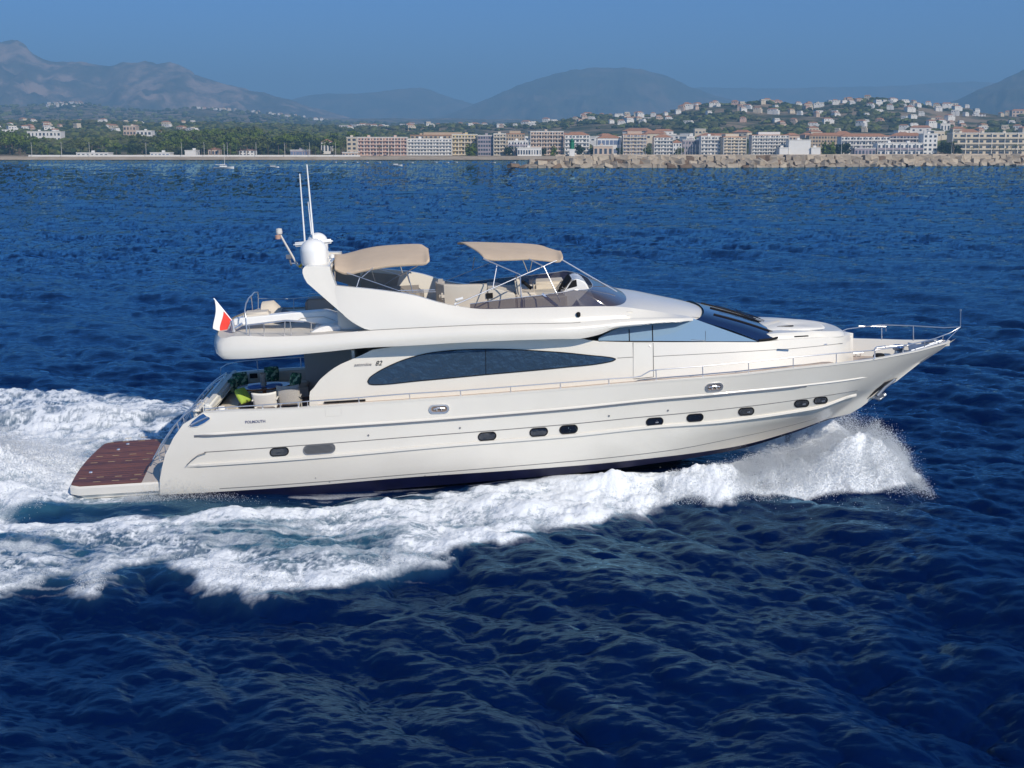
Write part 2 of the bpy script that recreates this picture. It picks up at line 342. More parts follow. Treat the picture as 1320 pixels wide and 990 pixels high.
def sea_material():
    m = bpy.data.materials.new('sea_water'); m.use_nodes = True; n = m.node_tree; L = n.links.new; b = n.nodes['Principled BSDF']; out = n.nodes['Material Output']
    tc = n.nodes.new('ShaderNodeTexCoord')
    def noise(s, d, sc=(1, 1, 1)):
        mp = n.nodes.new('ShaderNodeMapping'); mp.inputs['Scale'].default_value = sc; L(tc.outputs['Object'], mp.inputs[0])
        q = n.nodes.new('ShaderNodeTexNoise'); q.inputs['Scale'].default_value = s; q.inputs['Detail'].default_value = d; q.inputs['Roughness'].default_value = .62; L(mp.outputs[0], q.inputs['Vector']); return q.outputs['Fac']
    def math_(op, a, c):
        q = n.nodes.new('ShaderNodeMath'); q.operation = op
        for i, x in enumerate((a, c)):
            if isinstance(x, (int, float)): q.inputs[i].default_value = x
            else: L(x, q.inputs[i])
        return q.outputs[0]
    h = math_('ADD', math_('MULTIPLY', noise(1.1, 5, (.6, 1.4, 1)), .05), math_('MULTIPLY', noise(3.2, 6, (.7, 1.3, 1)), .042))
    h = math_('ADD', h, math_('MULTIPLY', noise(11, 3), .007))
    bp = n.nodes.new('ShaderNodeBump'); bp.inputs['Strength'].default_value = .62; bp.inputs['Distance'].default_value = 1.0; L(h, bp.inputs['Height'])
    b.inputs['Roughness'].default_value = .07; b.inputs['IOR'].default_value = 1.333
    sa = n.nodes.new('ShaderNodeAttribute'); sa.attribute_name = 'slope'; va = n.nodes.new('ShaderNodeVectorMath'); va.operation = 'ADD'; L(bp.outputs[0], va.inputs[0]); L(sa.outputs['Vector'], va.inputs[1])
    vn = n.nodes.new('ShaderNodeVectorMath'); vn.operation = 'NORMALIZE'; L(va.outputs[0], vn.inputs[0]); L(vn.outputs[0], b.inputs['Normal']); b.inputs['Specular IOR Level'].default_value = 0; b.inputs['Roughness'].default_value = .6
    gl = n.nodes.new('ShaderNodeBsdfGlossy'); gl.inputs['Color'].default_value = (.42, .78, 1, 1); gl.inputs['Roughness'].default_value = .025; L(vn.outputs[0], gl.inputs['Normal'])
    fz = n.nodes.new('ShaderNodeFresnel'); fz.inputs['IOR'].default_value = 1.31; L(vn.outputs[0], fz.inputs['Normal'])
    wm = n.nodes.new('ShaderNodeMixShader'); fmn = n.nodes.new('ShaderNodeMath'); fmn.operation = 'MINIMUM'; fmn.inputs[1].default_value = .52; L(fz.outputs[0], fmn.inputs[0]); L(fmn.outputs[0], wm.inputs[0]); L(b.outputs[0], wm.inputs[1]); L(gl.outputs[0], wm.inputs[2])
    fa = n.nodes.new('ShaderNodeAttribute'); fa.attribute_name = 'foam'; ae = n.nodes.new('ShaderNodeAttribute'); ae.attribute_name = 'aerated'
    mx = n.nodes.new('ShaderNodeMix'); mx.data_type = 'RGBA'; L(ae.outputs['Fac'], mx.inputs['Factor']); mx.inputs[6].default_value = (.0001, .005, .040, 1); mx.inputs[7].default_value = (.03, .11, .18, 1)
    L(mx.outputs[2], b.inputs['Base Color'])
    f = n.nodes.new('ShaderNodeBsdfPrincipled'); f.inputs['Base Color'].default_value = (.80, .84, .88, 1); f.inputs['Roughness'].default_value = .8; f.inputs['Specular IOR Level'].default_value = .2
    fh = math_('ADD', noise(9, 6), math_('MULTIPLY', noise(30, 3), .3)); bf = n.nodes.new('ShaderNodeBump'); bf.inputs['Strength'].default_value = .7; bf.inputs['Distance'].default_value = .05; L(fh, bf.inputs['Height']); L(bf.outputs[0], f.inputs['Normal'])
    # break the edge of the foam with fine grain
    g = math_('SUBTRACT', noise(16, 5), .5); fac = math_('ADD', fa.outputs['Fac'], math_('MULTIPLY', g, math_('MULTIPLY', fa.outputs['Fac'], 1.6)))
    mr = n.nodes.new('ShaderNodeMapRange'); L(fac, mr.inputs['Value']); mr.inputs[1].default_value = .05; mr.inputs[2].default_value = .85
    ms = n.nodes.new('ShaderNodeMixShader'); L(mr.outputs[0], ms.inputs[0]); L(wm.outputs[0], ms.inputs[1]); L(f.outputs[0], ms.inputs[2]); L(ms.outputs[0], out.inputs[0])
    return m
sea = make_sea(); SEAM = sea_material(); sea.data.materials.append(SEAM)
# the bed and open water below and behind the camera, one plain sheet far under the waves
def sea_behind():
    xs_ = np.concatenate([[-8000, -3000, -1000, -400, -200], np.arange(-110, 110.1, .45), [200, 400, 1000, 3000, 8000]]); ys_ = np.concatenate([[-290, -200, -120], np.arange(-60, 11.45, .45), [11.5]])
    t1 = fft_tile(61.0, 512, 6.5, .8, .085, R(68), 3); X, Y = np.meshgrid(xs_, ys_, indexing='ij'); c, s_ = math.cos(.31), math.sin(.31)
    h = samp(t1[0], 61.0, X*c-Y*s_, X*s_+Y*c)*((np.abs(X) < 111) & (Y > -61))*1.0
    g = MB(); g.grid([[(X[i, j], Y[i, j], h[i, j]-.03) for j in range(len(ys_))] for i in range(len(xs_))]); o = g.build('open_sea', SEAM, smooth=180); o['kind'] = 'structure'
sea_behind()
mb = MB(); mb.add([(-8200, -295, -5), (8200, -295, -5), (8200, 1300, -5), (-8200, 1300, -5)], [(0, 1, 2, 3)])
bed = mb.build('seabed', mat('seabed_blue', (.002, .015, .06), .9)); bed['kind'] = 'structure'

# ================================================================== the coast
def hmat(name, cols, scale=.02, rough=.9, detail=8, pos=(.35, .65), stretch=(1, 1, 1)):
    m = bpy.data.materials.new(name); m.use_nodes = True; n = m.node_tree; b = n.nodes['Principled BSDF']; b.inputs['Roughness'].default_value = rough; b.inputs['Specular IOR Level'].default_value = .1
    tc = n.nodes.new('ShaderNodeTexCoord'); mp = n.nodes.new('ShaderNodeMapping'); mp.inputs['Scale'].default_value = stretch; n.links.new(tc.outputs['Object'], mp.inputs[0])
    no = n.nodes.new('ShaderNodeTexNoise'); no.inputs['Scale'].default_value = scale; no.inputs['Detail'].default_value = detail; no.inputs['Roughness'].default_value = .65; n.links.new(mp.outputs[0], no.inputs['Vector'])
    r = n.nodes.new('ShaderNodeValToRGB'); e = r.color_ramp.elements; k = len(cols)
    e[0].position = pos[0]; e[0].color = (*cols[0], 1); e[1].position = pos[1]; e[1].color = (*cols[-1], 1)
    for i in range(1, k-1): x = e.new(pos[0]+(pos[1]-pos[0])*i/(k-1)); x.color = (*cols[i], 1)
    n.links.new(no.outputs['Fac'], r.inputs[0]); n.links.new(r.outputs[0], b.inputs['Base Color']); return m
TR = {1400: [(-400, 183), (0, 183), (100, 184), (300, 184), (460, 188), (700, 189), (900, 187), (1100, 187), (1200, 186), (1320, 187), (1720, 187)],
 1700: [(-400, 172), (0, 172), (100, 175), (250, 174), (460, 180), (600, 183), (740, 182), (860, 176), (950, 174), (1100, 172), (1180, 170), (1240, 172), (1320, 175), (1720, 175)],
 2100: [(-400, 163), (0, 164), (200, 167), (330, 168), (460, 171), (600, 173), (740, 166), (760, 163), (860, 158), (930, 150), (1050, 152), (1100, 150), (1180, 152), (1230, 162), (1320, 163), (1720, 163)],
 2500: [(-400, 160), (0, 160), (60, 158), (200, 161), (330, 163), (460, 165), (560, 164), (650, 165), (700, 160), (738, 154), (760, 151), (800, 153), (850, 151), (880, 141), (920, 135), (960, 135), (1000, 138), (1040, 139), (1070, 133), (1120, 129), (1150, 133), (1200, 137), (1235, 138), (1250, 144), (1290, 149), (1320, 150), (1720, 150)],
 2950: [(-400, 166), (600, 168), (740, 160), (900, 150), (1120, 145), (1250, 155), (1320, 158), (1720, 158)],
 3800: [(-400, 158), (0, 156), (150, 157), (260, 158), (460, 163), (1720, 163)],
 5500: [(-400, 142), (0, 140), (60, 137), (125, 135), (160, 142), (210, 145), (255, 141), (300, 144), (350, 147), (400, 152), (460, 158), (600, 160), (1720, 158)],
 6500: [(-400, 150), (300, 152), (1720, 160)]}
tYs = [1068, 1082, 1090, 1130, 1200]+sorted(TR); tcol = (np.linspace(-400, 1720, 260)-660)/FPX
tH = []
for Y in tYs:
    if Y in TR:
        f = pch(TR[Y]); tH.append(np.array([W(660+t*FPX, float(f(660+t*FPX)), Y)[2] for t in tcol]))
    else: tH.append(np.full(len(tcol), {1068: -3, 1082: .5, 1090: 2.2, 1130: 3.5, 1200: 4.5}[Y]))
tH = np.array(tH); yy_ = np.concatenate([np.linspace(a, b_, 7)[:-1] for a, b_ in zip(tYs[:-1], tYs[1:])]+[[tYs[-1]]])
TG = np.array([[float(pch(list(zip(tYs, tH[:, j])))(y)) for y in yy_] for j in range(len(tcol))])
XX = tcol[:, None]*yy_[None, :]; YY = np.repeat(yy_[None, :], len(tcol), 0)
TG = TG+(fbm(XX/90, YY/160, 5)-.5)*np.clip((YY-1300)/900, 0, 1)*12
def ground(X, Y):
    t = X/Y; j = np.interp(t, tcol, np.arange(len(tcol))); i = np.interp(Y, yy_, np.arange(len(yy_)))
    j0, i0 = int(min(j, len(tcol)-2)), int(min(i, len(yy_)-2)); a, b_ = j-j0, i-i0
    return TG[j0, i0]*(1-a)*(1-b_)+TG[j0+1, i0]*a*(1-b_)+TG[j0, i0+1]*(1-a)*b_+TG[j0+1, i0+1]*a*b_
g = MB(); g.grid([[(XX[j, i], YY[j, i], TG[j, i]) for i in range(len(yy_))] for j in range(len(tcol))])
terr = g.build('terrain', hmat('dry_scrub_ground', [(.035, .05, .022), (.075, .08, .038), (.30, .23, .15)], .012, pos=(.36, .57)), smooth=60); terr['kind'] = 'structure'
# beach and quay strip
xq = np.linspace(-680, 680, 80)
g = MB(); g.grid([[(x, 1079+2*math.sin(x*.03), .35) for x in xq], [(x, 1088, 2.5) for x in xq], [(x, 1104, 3.3) for x in xq]]); bch = g.build('beach', hmat('pale_sand', [(.34, .27, .19), (.48, .40, .30)], .08)); bch['kind'] = 'structure'
# mountains
def mountain(name, ridge_px, Y, depth, cols, amp=.10, base=160, seed=0, sc=.0018):
    f = pch(ridge_px); u0, u1 = ridge_px[0][0], ridge_px[-1][0]; us = np.linspace(u0, u1, 300); rows_ = []
    zr = np.array([W(u, float(f(u)), Y)[2] for u in us]); zb = W(660, base, Y)[2]
    for s in np.linspace(0, 1.3, 46):
        yv = Y-depth+depth*s; k = s**1.25 if s <= 1 else 1-(s-1)*1.6
        x = (us-660)/FPX*yv; rg = ridge(x*sc+seed, np.full_like(x, yv*sc*.55)+seed, 5); fine = .5*fbm(x*.006+seed, np.full_like(x, yv*.005), 4)+.5*ridge(x*.0055+seed, np.full_like(x, yv*.0022), 4)-.04
        h = (zb*.1)+(zr-zb*.1)*k; fade = math.sin(math.pi*min(s, 1))+.12
        h = h+(zr-zb*.1)*amp*((rg-.6)*2.8*fade+(fine-.5)*2.4*(s > .05)*(.3+.7*fade)); rows_.append([(a, yv, c) for a, c in zip(x, h)])
    g = MB(); g.grid(rows_); o = g.build(name, hmat(name+'_rock_and_scrub', cols, .0045, pos=(.36, .60), stretch=(1, .5, .8), detail=12), smooth=60); o['kind'] = 'structure'; return o
ROCK = [(.05, .06, .04), (.12, .105, .075), (.42, .30, .22)]; SCR = [(.05, .06, .035), (.08, .085, .05), (.16, .13, .09)]
mountain('mountains', [(-500, 60), (-150, 70), (-60, 60), (0, 53), (18, 50), (38, 51), (48, 58), (60, 72), (75, 78), (100, 76), (125, 79), (150, 83), (180, 78), (205, 80), (230, 79), (255, 88), (262, 95), (300, 106), (340, 117), (380, 129), (420, 141), (470, 154), (530, 160)], 8600, 2600, ROCK, .15)
mountain('mountains', [(250, 150), (370, 132), (400, 123), (430, 119), (455, 120), (490, 118), (520, 114), (545, 112), (570, 120), (600, 130), (660, 150)], 12500, 2500, SCR, .09, seed=5)
mountain('mountains', [(520, 162), (560, 152), (590, 143), (620, 131), (650, 116), (680, 104), (705, 96), (735, 89.5), (765, 87), (800, 87), (825, 88), (845, 93), (865, 102), (890, 113), (920, 123), (960, 132), (1040, 150)], 10000, 2600, SCR, .10, seed=9)
mountain('mountains', [(600, 150), (860, 116), (890, 112), (950, 113), (1010, 113), (1060, 111), (1120, 110), (1180, 107), (1230, 104), (1280, 104), (1350, 110), (1700, 120)], 14500, 2500, SCR, .06, seed=14)
mountain('mountains', [(1120, 160), (1190, 140), (1225, 127), (1250, 114), (1272, 104), (1292, 94), (1310, 86), (1330, 78), (1380, 66), (1450, 60), (1720, 90)], 7600, 2600, SCR, .12, seed=21)

# buildings
CRM = mat('cream_render', (.60, .52, .40), .85, var=.05, vscale=.3); WHR = mat('white_render', (.74, .72, .68), .85, var=.04, vscale=.3)
PNK = mat('coral_render', (.62, .43, .34), .85); PBG = mat('pink_beige_render', (.55, .43, .34), .85, var=.05, vscale=.3); YLW = mat('yellow_render', (.62, .50, .26), .85)
GRM = mat('grey_mauve_render_and_shade', (.34, .30, .33), .85); TIL = mat('terracotta_tiles', (.42, .21, .12), .9, var=.12, vscale=.5); WDK = mat('window_dark', (.06, .075, .10), .25); SLB = mat('balcony_white', (.70, .67, .62), .8)  # grey mauve is also used to paint shade onto two facades
BGL = mat('blue_grey_glass', (.16, .20, .30), .3); TAN = mat('tan_render', (.48, .38, .27), .85, var=.05, vscale=.3)
UNITWIN = None
def unit_box(name, m, d=(1, 1, 1)):
    g = MB(); g.box((0, 0, 0), d); me = g.build(name, m).data; o = [q for q in bpy.data.objects if q.data == me][0]; bpy.data.objects.remove(o); return me
WINM = unit_box('window', WDK); WINB = unit_box('window', BGL); SLAB = {m.name: unit_box('balcony', m) for m in (SLB, PNK, CRM, PBG, WHR, GRM)}
def child(me, name, parent, loc, sc):
    o = bpy.data.objects.new(name, me); C.objects.link(o); o.parent = parent; o.location = loc; o.scale = sc; return o
def block(name, cat, label, u0, u1, vt, Y, floors, wm, roof='flat', bays=None, bal=None, depth=14, zb=None, wy=None, yaw=0, win=WINM, group=None, wr=.55):
    x0, x1 = W(u0, 190, Y)[0], W(u1, 190, Y)[0]; zt = W(u0, vt, Y)[2]; xm = (x0+x1)/2; z0 = ground(xm, Y) if zb is None else zb; w_ = x1-x0; h = zt-z0
    rt = empty(name, (xm, Y, z0), R(yaw)); tag(rt, label, cat, group)
    rh = {'flat': .6, 'tile': min(2.6, h*.25), 'pent': .6}[roof]; hw = h-rh-(2.2 if roof == 'pent' else 0)
    g = MB(); g.box((0, depth/2, hw/2), (w_, depth, hw)); g.build('wall', wm, rt)
    g = MB()
    if roof == 'tile':
        a, b_ = w_/2+.4, depth/2+.4; V = [(-a, -b_+depth/2, hw), (a, -b_+depth/2, hw), (a, b_+depth/2, hw), (-a, b_+depth/2, hw), (-a+b_*.8 if a > b_ else 0, depth/2, h), (a-b_*.8 if a > b_ else 0, depth/2, h)]
        g.add(V, [(0, 1, 5, 4), (1, 2, 5), (2, 3, 4, 5), (3, 0, 4), (3, 2, 1, 0)]); g.build('roof', TIL, rt)
    else:
        g.box((0, depth/2, hw+.3), (w_+.5, depth+.5, .6)); g.build('roof', SLB if roof == 'flat' else TIL, rt)
        if roof == 'pent': g = MB(); g.box((0, depth/2+2, hw+1.7), (w_*.6, depth*.6, 2.2)); g.build('penthouse', wm, rt)
        for k in range(max(1, int(w_/16))): g = MB(); g.box((-w_/2+(k+.5)*w_/max(1, int(w_/16))+random.uniform(-2, 2), depth/2, hw+1.3), (2.2, 2.5, 1.6)); g.build('stair_head', wm, rt)
    if floors:
        bays = bays or max(1, int(w_/4)); bays = min(bays, 95//floors); fh = hw/floors; bw = w_/bays
        for f in range(floors):
            for k in range(bays): child(win, 'window', rt, (-w_/2+(k+.5)*bw, -.03, fh*(f+.5)), (bw*wr*random.choice((1, 1, 1, .6, 1.2)), .12, fh*.52))
            if bal: child(SLAB[bal.name], 'balcony', rt, (0, -.75, fh*(f+.12)+.35), (w_-.6, 1.5, fh*.30))
        if bal:
            for k in range(0, bays+1, 2): child(SLAB['balcony_white'], 'fin_wall', rt, (-w_/2+k*bw, -.8, hw/2), (.35, 1.5, hw))
    return rt
AB = 'apartment_building'
block(AB, 'apartment block', 'small cream apartment block at the left end of the waterfront row', 447, 460, 176.5, 1150, 4, CRM)
block(AB, 'apartment block', 'coral and white striped apartment block on the beach with rows of long balconies', 461.5, 524.5, 176.5, 1112, 5, PNK, bays=16, bal=PNK)
block(AB, 'apartment block', 'long white apartment block right of the coral striped one, with white balconies', 525.5, 582, 178.5, 1114, 5, WHR, bays=14, bal=SLB)
block(AB, 'apartment block', 'wide tan apartment block with flat roof standing behind the long white one', 529, 612, 170.5, 1190, 6, TAN, roof='pent', bays=14)
block(AB, 'apartment block', 'cream and yellow apartment block beside a round green tree on the waterfront', 583, 615, 173, 1130, 5, YLW, bays=8, bal=CRM)
block(AB, 'apartment block', 'apartment block painted mauve grey for shade, between two cream ones', 616, 636, 174, 1116, 5, GRM, bays=6, wr=.7)  # facade shade is put into the wall colour
block(AB, 'apartment block', 'narrow cream apartment block right of the mauve grey one', 636.5, 652, 172, 1114, 6, CRM, bays=4, bal=CRM)
block(AB, 'apartment block', 'tan block with terracotta penthouse above a low white building', 652, 676, 168.5, 1180, 6, TAN, roof='pent', bays=7)
block(AB, 'house', 'low pale building with grey balconies at the foot of the tan block', 655, 681, 181, 1112, 3, WHR, bays=7, bal=GRM)
block(AB, 'arcade', 'low white arcade building with dark arches left of the breakwater tip', 667, 698, 190, 1102, 1, WHR, bays=9, wr=.6)
block(AB, 'apartment block', 'pinkish beige apartment block behind the low white arcade', 684, 726, 169, 1125, 6, PBG, bays=12, bal=PBG)
block(AB, 'apartment block', 'white apartment block with wide terracotta roof directly behind the green beacon', 728, 760, 170, 1120, 5, WHR, roof='tile', bays=7, bal=SLB)
block('house', 'house', 'white house with terracotta roof and blue glass, right of the green beacon', 770, 801, 174, 1125, 2, WHR, roof='tile', bays=6, win=WINB, wr=.8)
block('house', 'house', 'low beige house with an arched entrance in front of the blue glass house', 765, 790, 187.5, 1104, 1, PBG, bays=4)
block(AB, 'apartment block', 'beige and blue block with a terracotta roofed tower among marina masts', 803, 834, 169, 1120, 6, PBG, roof='pent', bays=7, bal=CRM, win=WINB)
block(AB, 'apartment block', 'white and pink block with stacked terraces behind the marina masts', 843, 867, 173, 1118, 5, WHR, roof='tile', bays=6, bal=SLB)
block(AB, 'house', 'small white gabled block leaning against the white and pink terraces', 867.5, 879, 180, 1116, 3, WHR, roof='tile', bays=3)
block(AB, 'apartment block', 'low grey block hidden by masts between the pink terraces and the mauve trimmed block', 880, 902, 180, 1130, 3, GRM, bays=6)
block(AB, 'apartment block', 'white block with mauve trim, left neighbour of the cream one with shaded flank', 903.5, 929.5, 175, 1116, 5, WHR, bays=6, bal=SLB)
block(AB, 'apartment block', 'cream apartment block with shaded left flank and terracotta penthouse', 931, 962, 172.5, 1112, 6, CRM, roof='pent', bays=6, bal=CRM, yaw=14)
block(AB, 'apartment block', 'wide white apartment block with brown upper floors and a fine grid of windows', 969, 1016, 170, 1120, 6, WHR, roof='pent', bays=14, bal=SLB)
block('boathouse', 'building', 'tall plain white cube building on the quay', 1017, 1045, 180, 1100, 0, WHR)
block('boathouse', 'building', 'small plain white shed right of the tall white cube', 1046, 1058, 190, 1098, 0, WHR)
block('boathouse', 'building', 'plain white shed left of the tall white cube', 1005, 1016.5, 190, 1098, 0, WHR)
block(AB, 'apartment block', 'long beige apartment block behind two round trees', 1043, 1104, 171, 1180, 5, TAN, roof='tile', bays=16)
block(AB, 'apartment block', 'long white terrace block under a terracotta roof, centre right', 1084, 1146, 172, 1130, 4, WHR, roof='tile', bays=16, bal=SLB)
block('boathouse', 'building', 'low grey boat shed with wide windows on the quay', 1102, 1129, 190.5, 1100, 1, GRM, bays=6)
block('boathouse', 'building', 'two storey white club building in front of the stepped terraces', 1131, 1190, 184, 1102, 2, WHR, bays=12, bal=GRM)
block(AB, 'apartment block', 'stepped white terraces with walls painted mauve for shade beside the white end tower', 1147, 1189, 171, 1140, 5, GRM, roof='tile', bays=10, bal=SLB, yaw=-16)  # mauve walls carry the shade of the side facade
block(AB, 'apartment block', 'bright white end tower beside a dark gap of palms', 1190, 1208, 172, 1112, 5, WHR, bays=3)
block(AB, 'hotel', 'very long cream hotel with rows of balconies reaching the right edge', 1227, 1420, 171, 1120, 4, CRM, bays=23, bal=CRM)
# left shore
block('house', 'villa', 'long white villa with terraces among the trees at far left', 36, 79, 169, 1420, 2, WHR, bays=9)
block('house', 'villa', 'pink beige villa with stepped walls above the left shore', 160, 176, 162, 1500, 3, PBG, bays=4)
block('house', 'villa', 'white villa right of the pink beige stepped one', 176.5, 196, 168, 1460, 2, WHR, bays=4)
block('house', 'house', 'flat white beach hut on the left promenade', 98, 139, 196.5, 1096, 1, WHR, bays=7, zb=2.6)
block('house', 'house', 'white beach cottage with blue windows on the promenade left of the sailing boat', 193, 218, 196.3, 1097, 1, WHR, bays=5, zb=2.6, win=WINB)
block('house', 'house', 'plain white box building on the shore left of the sailing boat', 238, 252, 193.5, 1106, 0, WHR)
block('house', 'house', 'small house with terracotta roof just behind the sailing boat', 268, 281, 190, 1110, 1, PBG, roof='tile', bays=3)
block('house', 'villa', 'white villa with sloping side wall on the shore right of the sailing boat', 308, 327, 191.5, 1104, 2, WHR, roof='tile', bays=4)
block('house', 'villa', 'purple blue glazed beach house on the shore', 374, 397, 193, 1104, 1, GRM, bays=6, win=WINB, wr=.8)
block('house', 'villa', 'white cottage half hidden in the trees left of the coral block', 414, 427, 179, 1190, 1, WHR, roof='tile', bays=3)
block('house', 'villa', 'small white house deep in the pine trees above the sailing boat', 269, 279, 170.5, 1380, 2, WHR, bays=2)
block('house', 'house', 'low beige wall house at the left foot of the coral block', 441, 461, 196, 1098, 1, PBG, bays=5, zb=2.6)
# hill top landmarks
block('house', 'villa', 'white villa on the bare knoll above the long cream hotel', 1211, 1223.5, 159, 1700, 1, WHR, bays=3)
block('house', 'apartment block', 'cream apartment block on the crest of the right hill', 1211, 1232, 133, 2420, 3, CRM, bays=6)
block('house', 'villa', 'white gabled villa below the crest near the right edge', 1251, 1268, 146.5, 2300, 2, WHR, roof='tile', bays=4)
block('house', 'apartment block', 'terracotta roofed terrace block on the ridge at the right edge', 1302, 1335, 140.5, 2400, 2, PBG, roof='tile', bays=7)
block('house', 'villa', 'cream villa with tall central tower at the top of the left crest', 1050, 1060, 132, 2420, 2, CRM, bays=2)
block('house', 'villa', 'pair of stacked white villas on the very top of the right hill', 1066, 1083, 129, 2440, 2, WHR, bays=5)

# promenade wall and shore lamps
g = MB(); g.box((W(250, 190, 1093)[0], 1093, 3.2), (W(462, 190, 1093)[0]-W(34, 190, 1093)[0], .5, 1.6)); o = g.build('promenade_wall', WHR); tag(o, 'long low white wall along the promenade on the left shore', 'wall')
lp = empty('street_lamp', (0, 0, 0)); tag(lp, 'tall thin street lamp on the promenade by the beach', 'street lamp', 'street lamps along the promenade')
g = MB(); g.tube([(0, 0, 0), (0, 0, 11)], .16, 6, .10); g.build('pole', SLB, lp); g = MB(); g.box((0, -.6, 11), (.5, 1.4, .2)); g.build('lamp_head', SLB, lp)
index_kids()
for i, u in enumerate((40.5, 79, 115, 188, 234, 263, 293, 330, 367, 399, 432.5)):
    o = lp if i == 0 else copy_tree(lp); o.location = (W(u, 190, 1090)[0], 1090, 2.6)
# town houses on the hills
protos = []
for wm, rf, w_, d_, h_ in ((WHR, 'flat', 11, 9, 6), (WHR, 'tile', 12, 9, 6.5), (CRM, 'tile', 13, 9, 6), (PBG, 'tile', 10, 8, 6.5), (WHR, 'flat', 16, 8, 4.5), (CRM, 'flat', 10, 9, 7.5), (PNK, 'tile', 11, 8, 5.5), (WHR, 'tile', 18, 9, 6)):
    lab = {('white_render', 'flat'): 'white flat roofed house on a hillside among dark trees', ('white_render', 'tile'): 'white house with terracotta roof on a hillside', ('cream_render', 'tile'): 'cream house with terracotta roof on a hillside', ('pink_beige_render', 'tile'): 'pinkish beige house with terracotta roof on a hillside', ('cream_render', 'flat'): 'cream flat roofed house on a hillside', ('coral_render', 'tile'): 'coral walled house with terracotta roof on a hillside'}[(wm.name, rf)]
    rt = empty('hillside_house', (0, 0, 0)); tag(rt, lab, 'house', lab.replace(' on a hillside', 's on the hillsides').replace('house with', 'houses with').replace('house ', 'houses ') if False else 'houses scattered over the hills: '+lab.split(' house')[0]+(' tiled' if rf == 'tile' else ' flat'))
    g = MB(); g.box((0, 0, h_/2-2), (w_, d_, h_+4)); g.box((w_*.42, -.5, h_*.3-2), (w_*.5, d_, h_*.6+4)); g.build('wall', wm, rt)
    g = MB()
    if rf == 'tile':
        a, b_ = w_/2+.5, d_/2+.5; g.add([(-a, -b_, h_), (a, -b_, h_), (a, b_, h_), (-a, b_, h_), (-a+b_*.7, 0, h_+2), (a-b_*.7, 0, h_+2)], [(0, 1, 5, 4), (1, 2, 5), (2, 3, 4, 5), (3, 0, 4), (3, 2, 1, 0)]); g.build('roof', TIL, rt)
    else: g.box((0, 0, h_+.15), (w_+.4, d_+.4, .5)); g.build('roof', SLB, rt)
    for k in range(3): child(WINM, 'window', rt, (-w_/2+(k+.5)*w_/3, -d_/2-.03, h_*.62), (1.8, .12, 1.5))
    protos.append([rt, 0])
index_kids()
spots = []
rh = np.random.default_rng(11)
def addspots(n, uf, Yf, md):
    k = 0; tries = 0
    while k < n and tries < 4000:
        tries += 1; u = uf(); Y = Yf(); X = (u-660)/FPX*Y
        if all(abs(X-a)/(1 if Y < 3500 else 1.0)+abs(Y-b_)*.25 > md for a, b_ in spots): spots.append((X, Y)); k += 1
addspots(74, lambda: rh.uniform(860, 1235), lambda: 2520-abs(rh.normal(0, 260)), 9)
addspots(16, lambda: rh.uniform(980, 1320), lambda: 2450-abs(rh.normal(0, 200)), 8)
addspots(26, lambda: rh.uniform(738, 900), lambda: 2500-abs(rh.normal(0, 260)), 18)
addspots(26, lambda: rh.uniform(1000, 1320), lambda: rh.uniform(1650, 2150), 22)
addspots(30, lambda: rh.uniform(440, 740), lambda: 2530-abs(rh.normal(0, 150)), 20)
addspots(40, lambda: rh.uniform(-20, 260), lambda: rh.uniform(1600, 2500), 16)
addspots(26, lambda: rh.normal(98, 14), lambda: rh.uniform(4700, 5450), 14)
addspots(32, lambda: 258+rh.uniform(0, 1)**1.0*170, lambda: rh.uniform(4900, 5450), 14)
addspots(46, lambda: rh.uniform(640, 1330), lambda: rh.uniform(1230, 1600), 13)
for X, Y in spots:
    p = protos[int(rh.choice(len(protos), p=(.2, .18, .15, .12, .13, .08, .04, .10)))]; o = p[0] if p[1] == 0 else copy_tree(p[0]); p[1] += 1
    o.location = (X, Y, ground(X, Y)+.3+(2.5 if Y < 4000 else 5)); o.rotation_euler = (0, 0, rh.uniform(-.7, .7)); s_ = rh.uniform(.55, 1.0) if Y > 1600 else rh.uniform(1.0, 1.7); o.scale = (s_, s_, s_)

# trees
LG = [hmat('pine_green', [(.05, .085, .015), (.17, .22, .035)], .25), hmat('olive_green', [(.06, .08, .025), (.17, .19, .055)], .25), hmat('dark_cypress_green', [(.014, .028, .014), (.05, .075, .03)], .25)]
BRK = mat('bark', (.12, .085, .06), .9)
def crown_mesh(kind, seed):
    r_ = np.random.default_rng(seed); g = MB(); cl = []
    if kind == 'pine': cl = [(r_.normal(0, 2.6), r_.normal(0, 2.2), 6.6+r_.normal(0, .7), r_.uniform(1.0, 1.9), .65) for _ in range(14)]
    elif kind == 'round': cl = [(r_.normal(0, 1.7), r_.normal(0, 1.5), 4.2+r_.normal(0, 1.4), r_.uniform(1.0, 1.8), .85) for _ in range(14)]
    elif kind == 'cypress': cl = [(r_.normal(0, .35), r_.normal(0, .35), 1.4+k*.85, 1.15-k*.09, 1.1) for k in range(10)]
    for x, y, z, rr_, fl in cl:
        for _ in range(34):
            d = r_.normal(size=3); d /= np.linalg.norm(d); p = np.array([x, y, z])+d*rr_*np.array([1, 1, fl])*r_.uniform(.75, 1.05)
            a = r_.normal(size=3); a /= np.linalg.norm(a); b_ = np.cross(a, d); b_ /= np.linalg.norm(b_)+1e-6; s_ = r_.uniform(.3, .62)
            g.add([tuple(p+a*s_), tuple(p+b_*s_), tuple(p-a*s_*.9), tuple(p-b_*s_)], [(0, 1, 2, 3)])
    return g
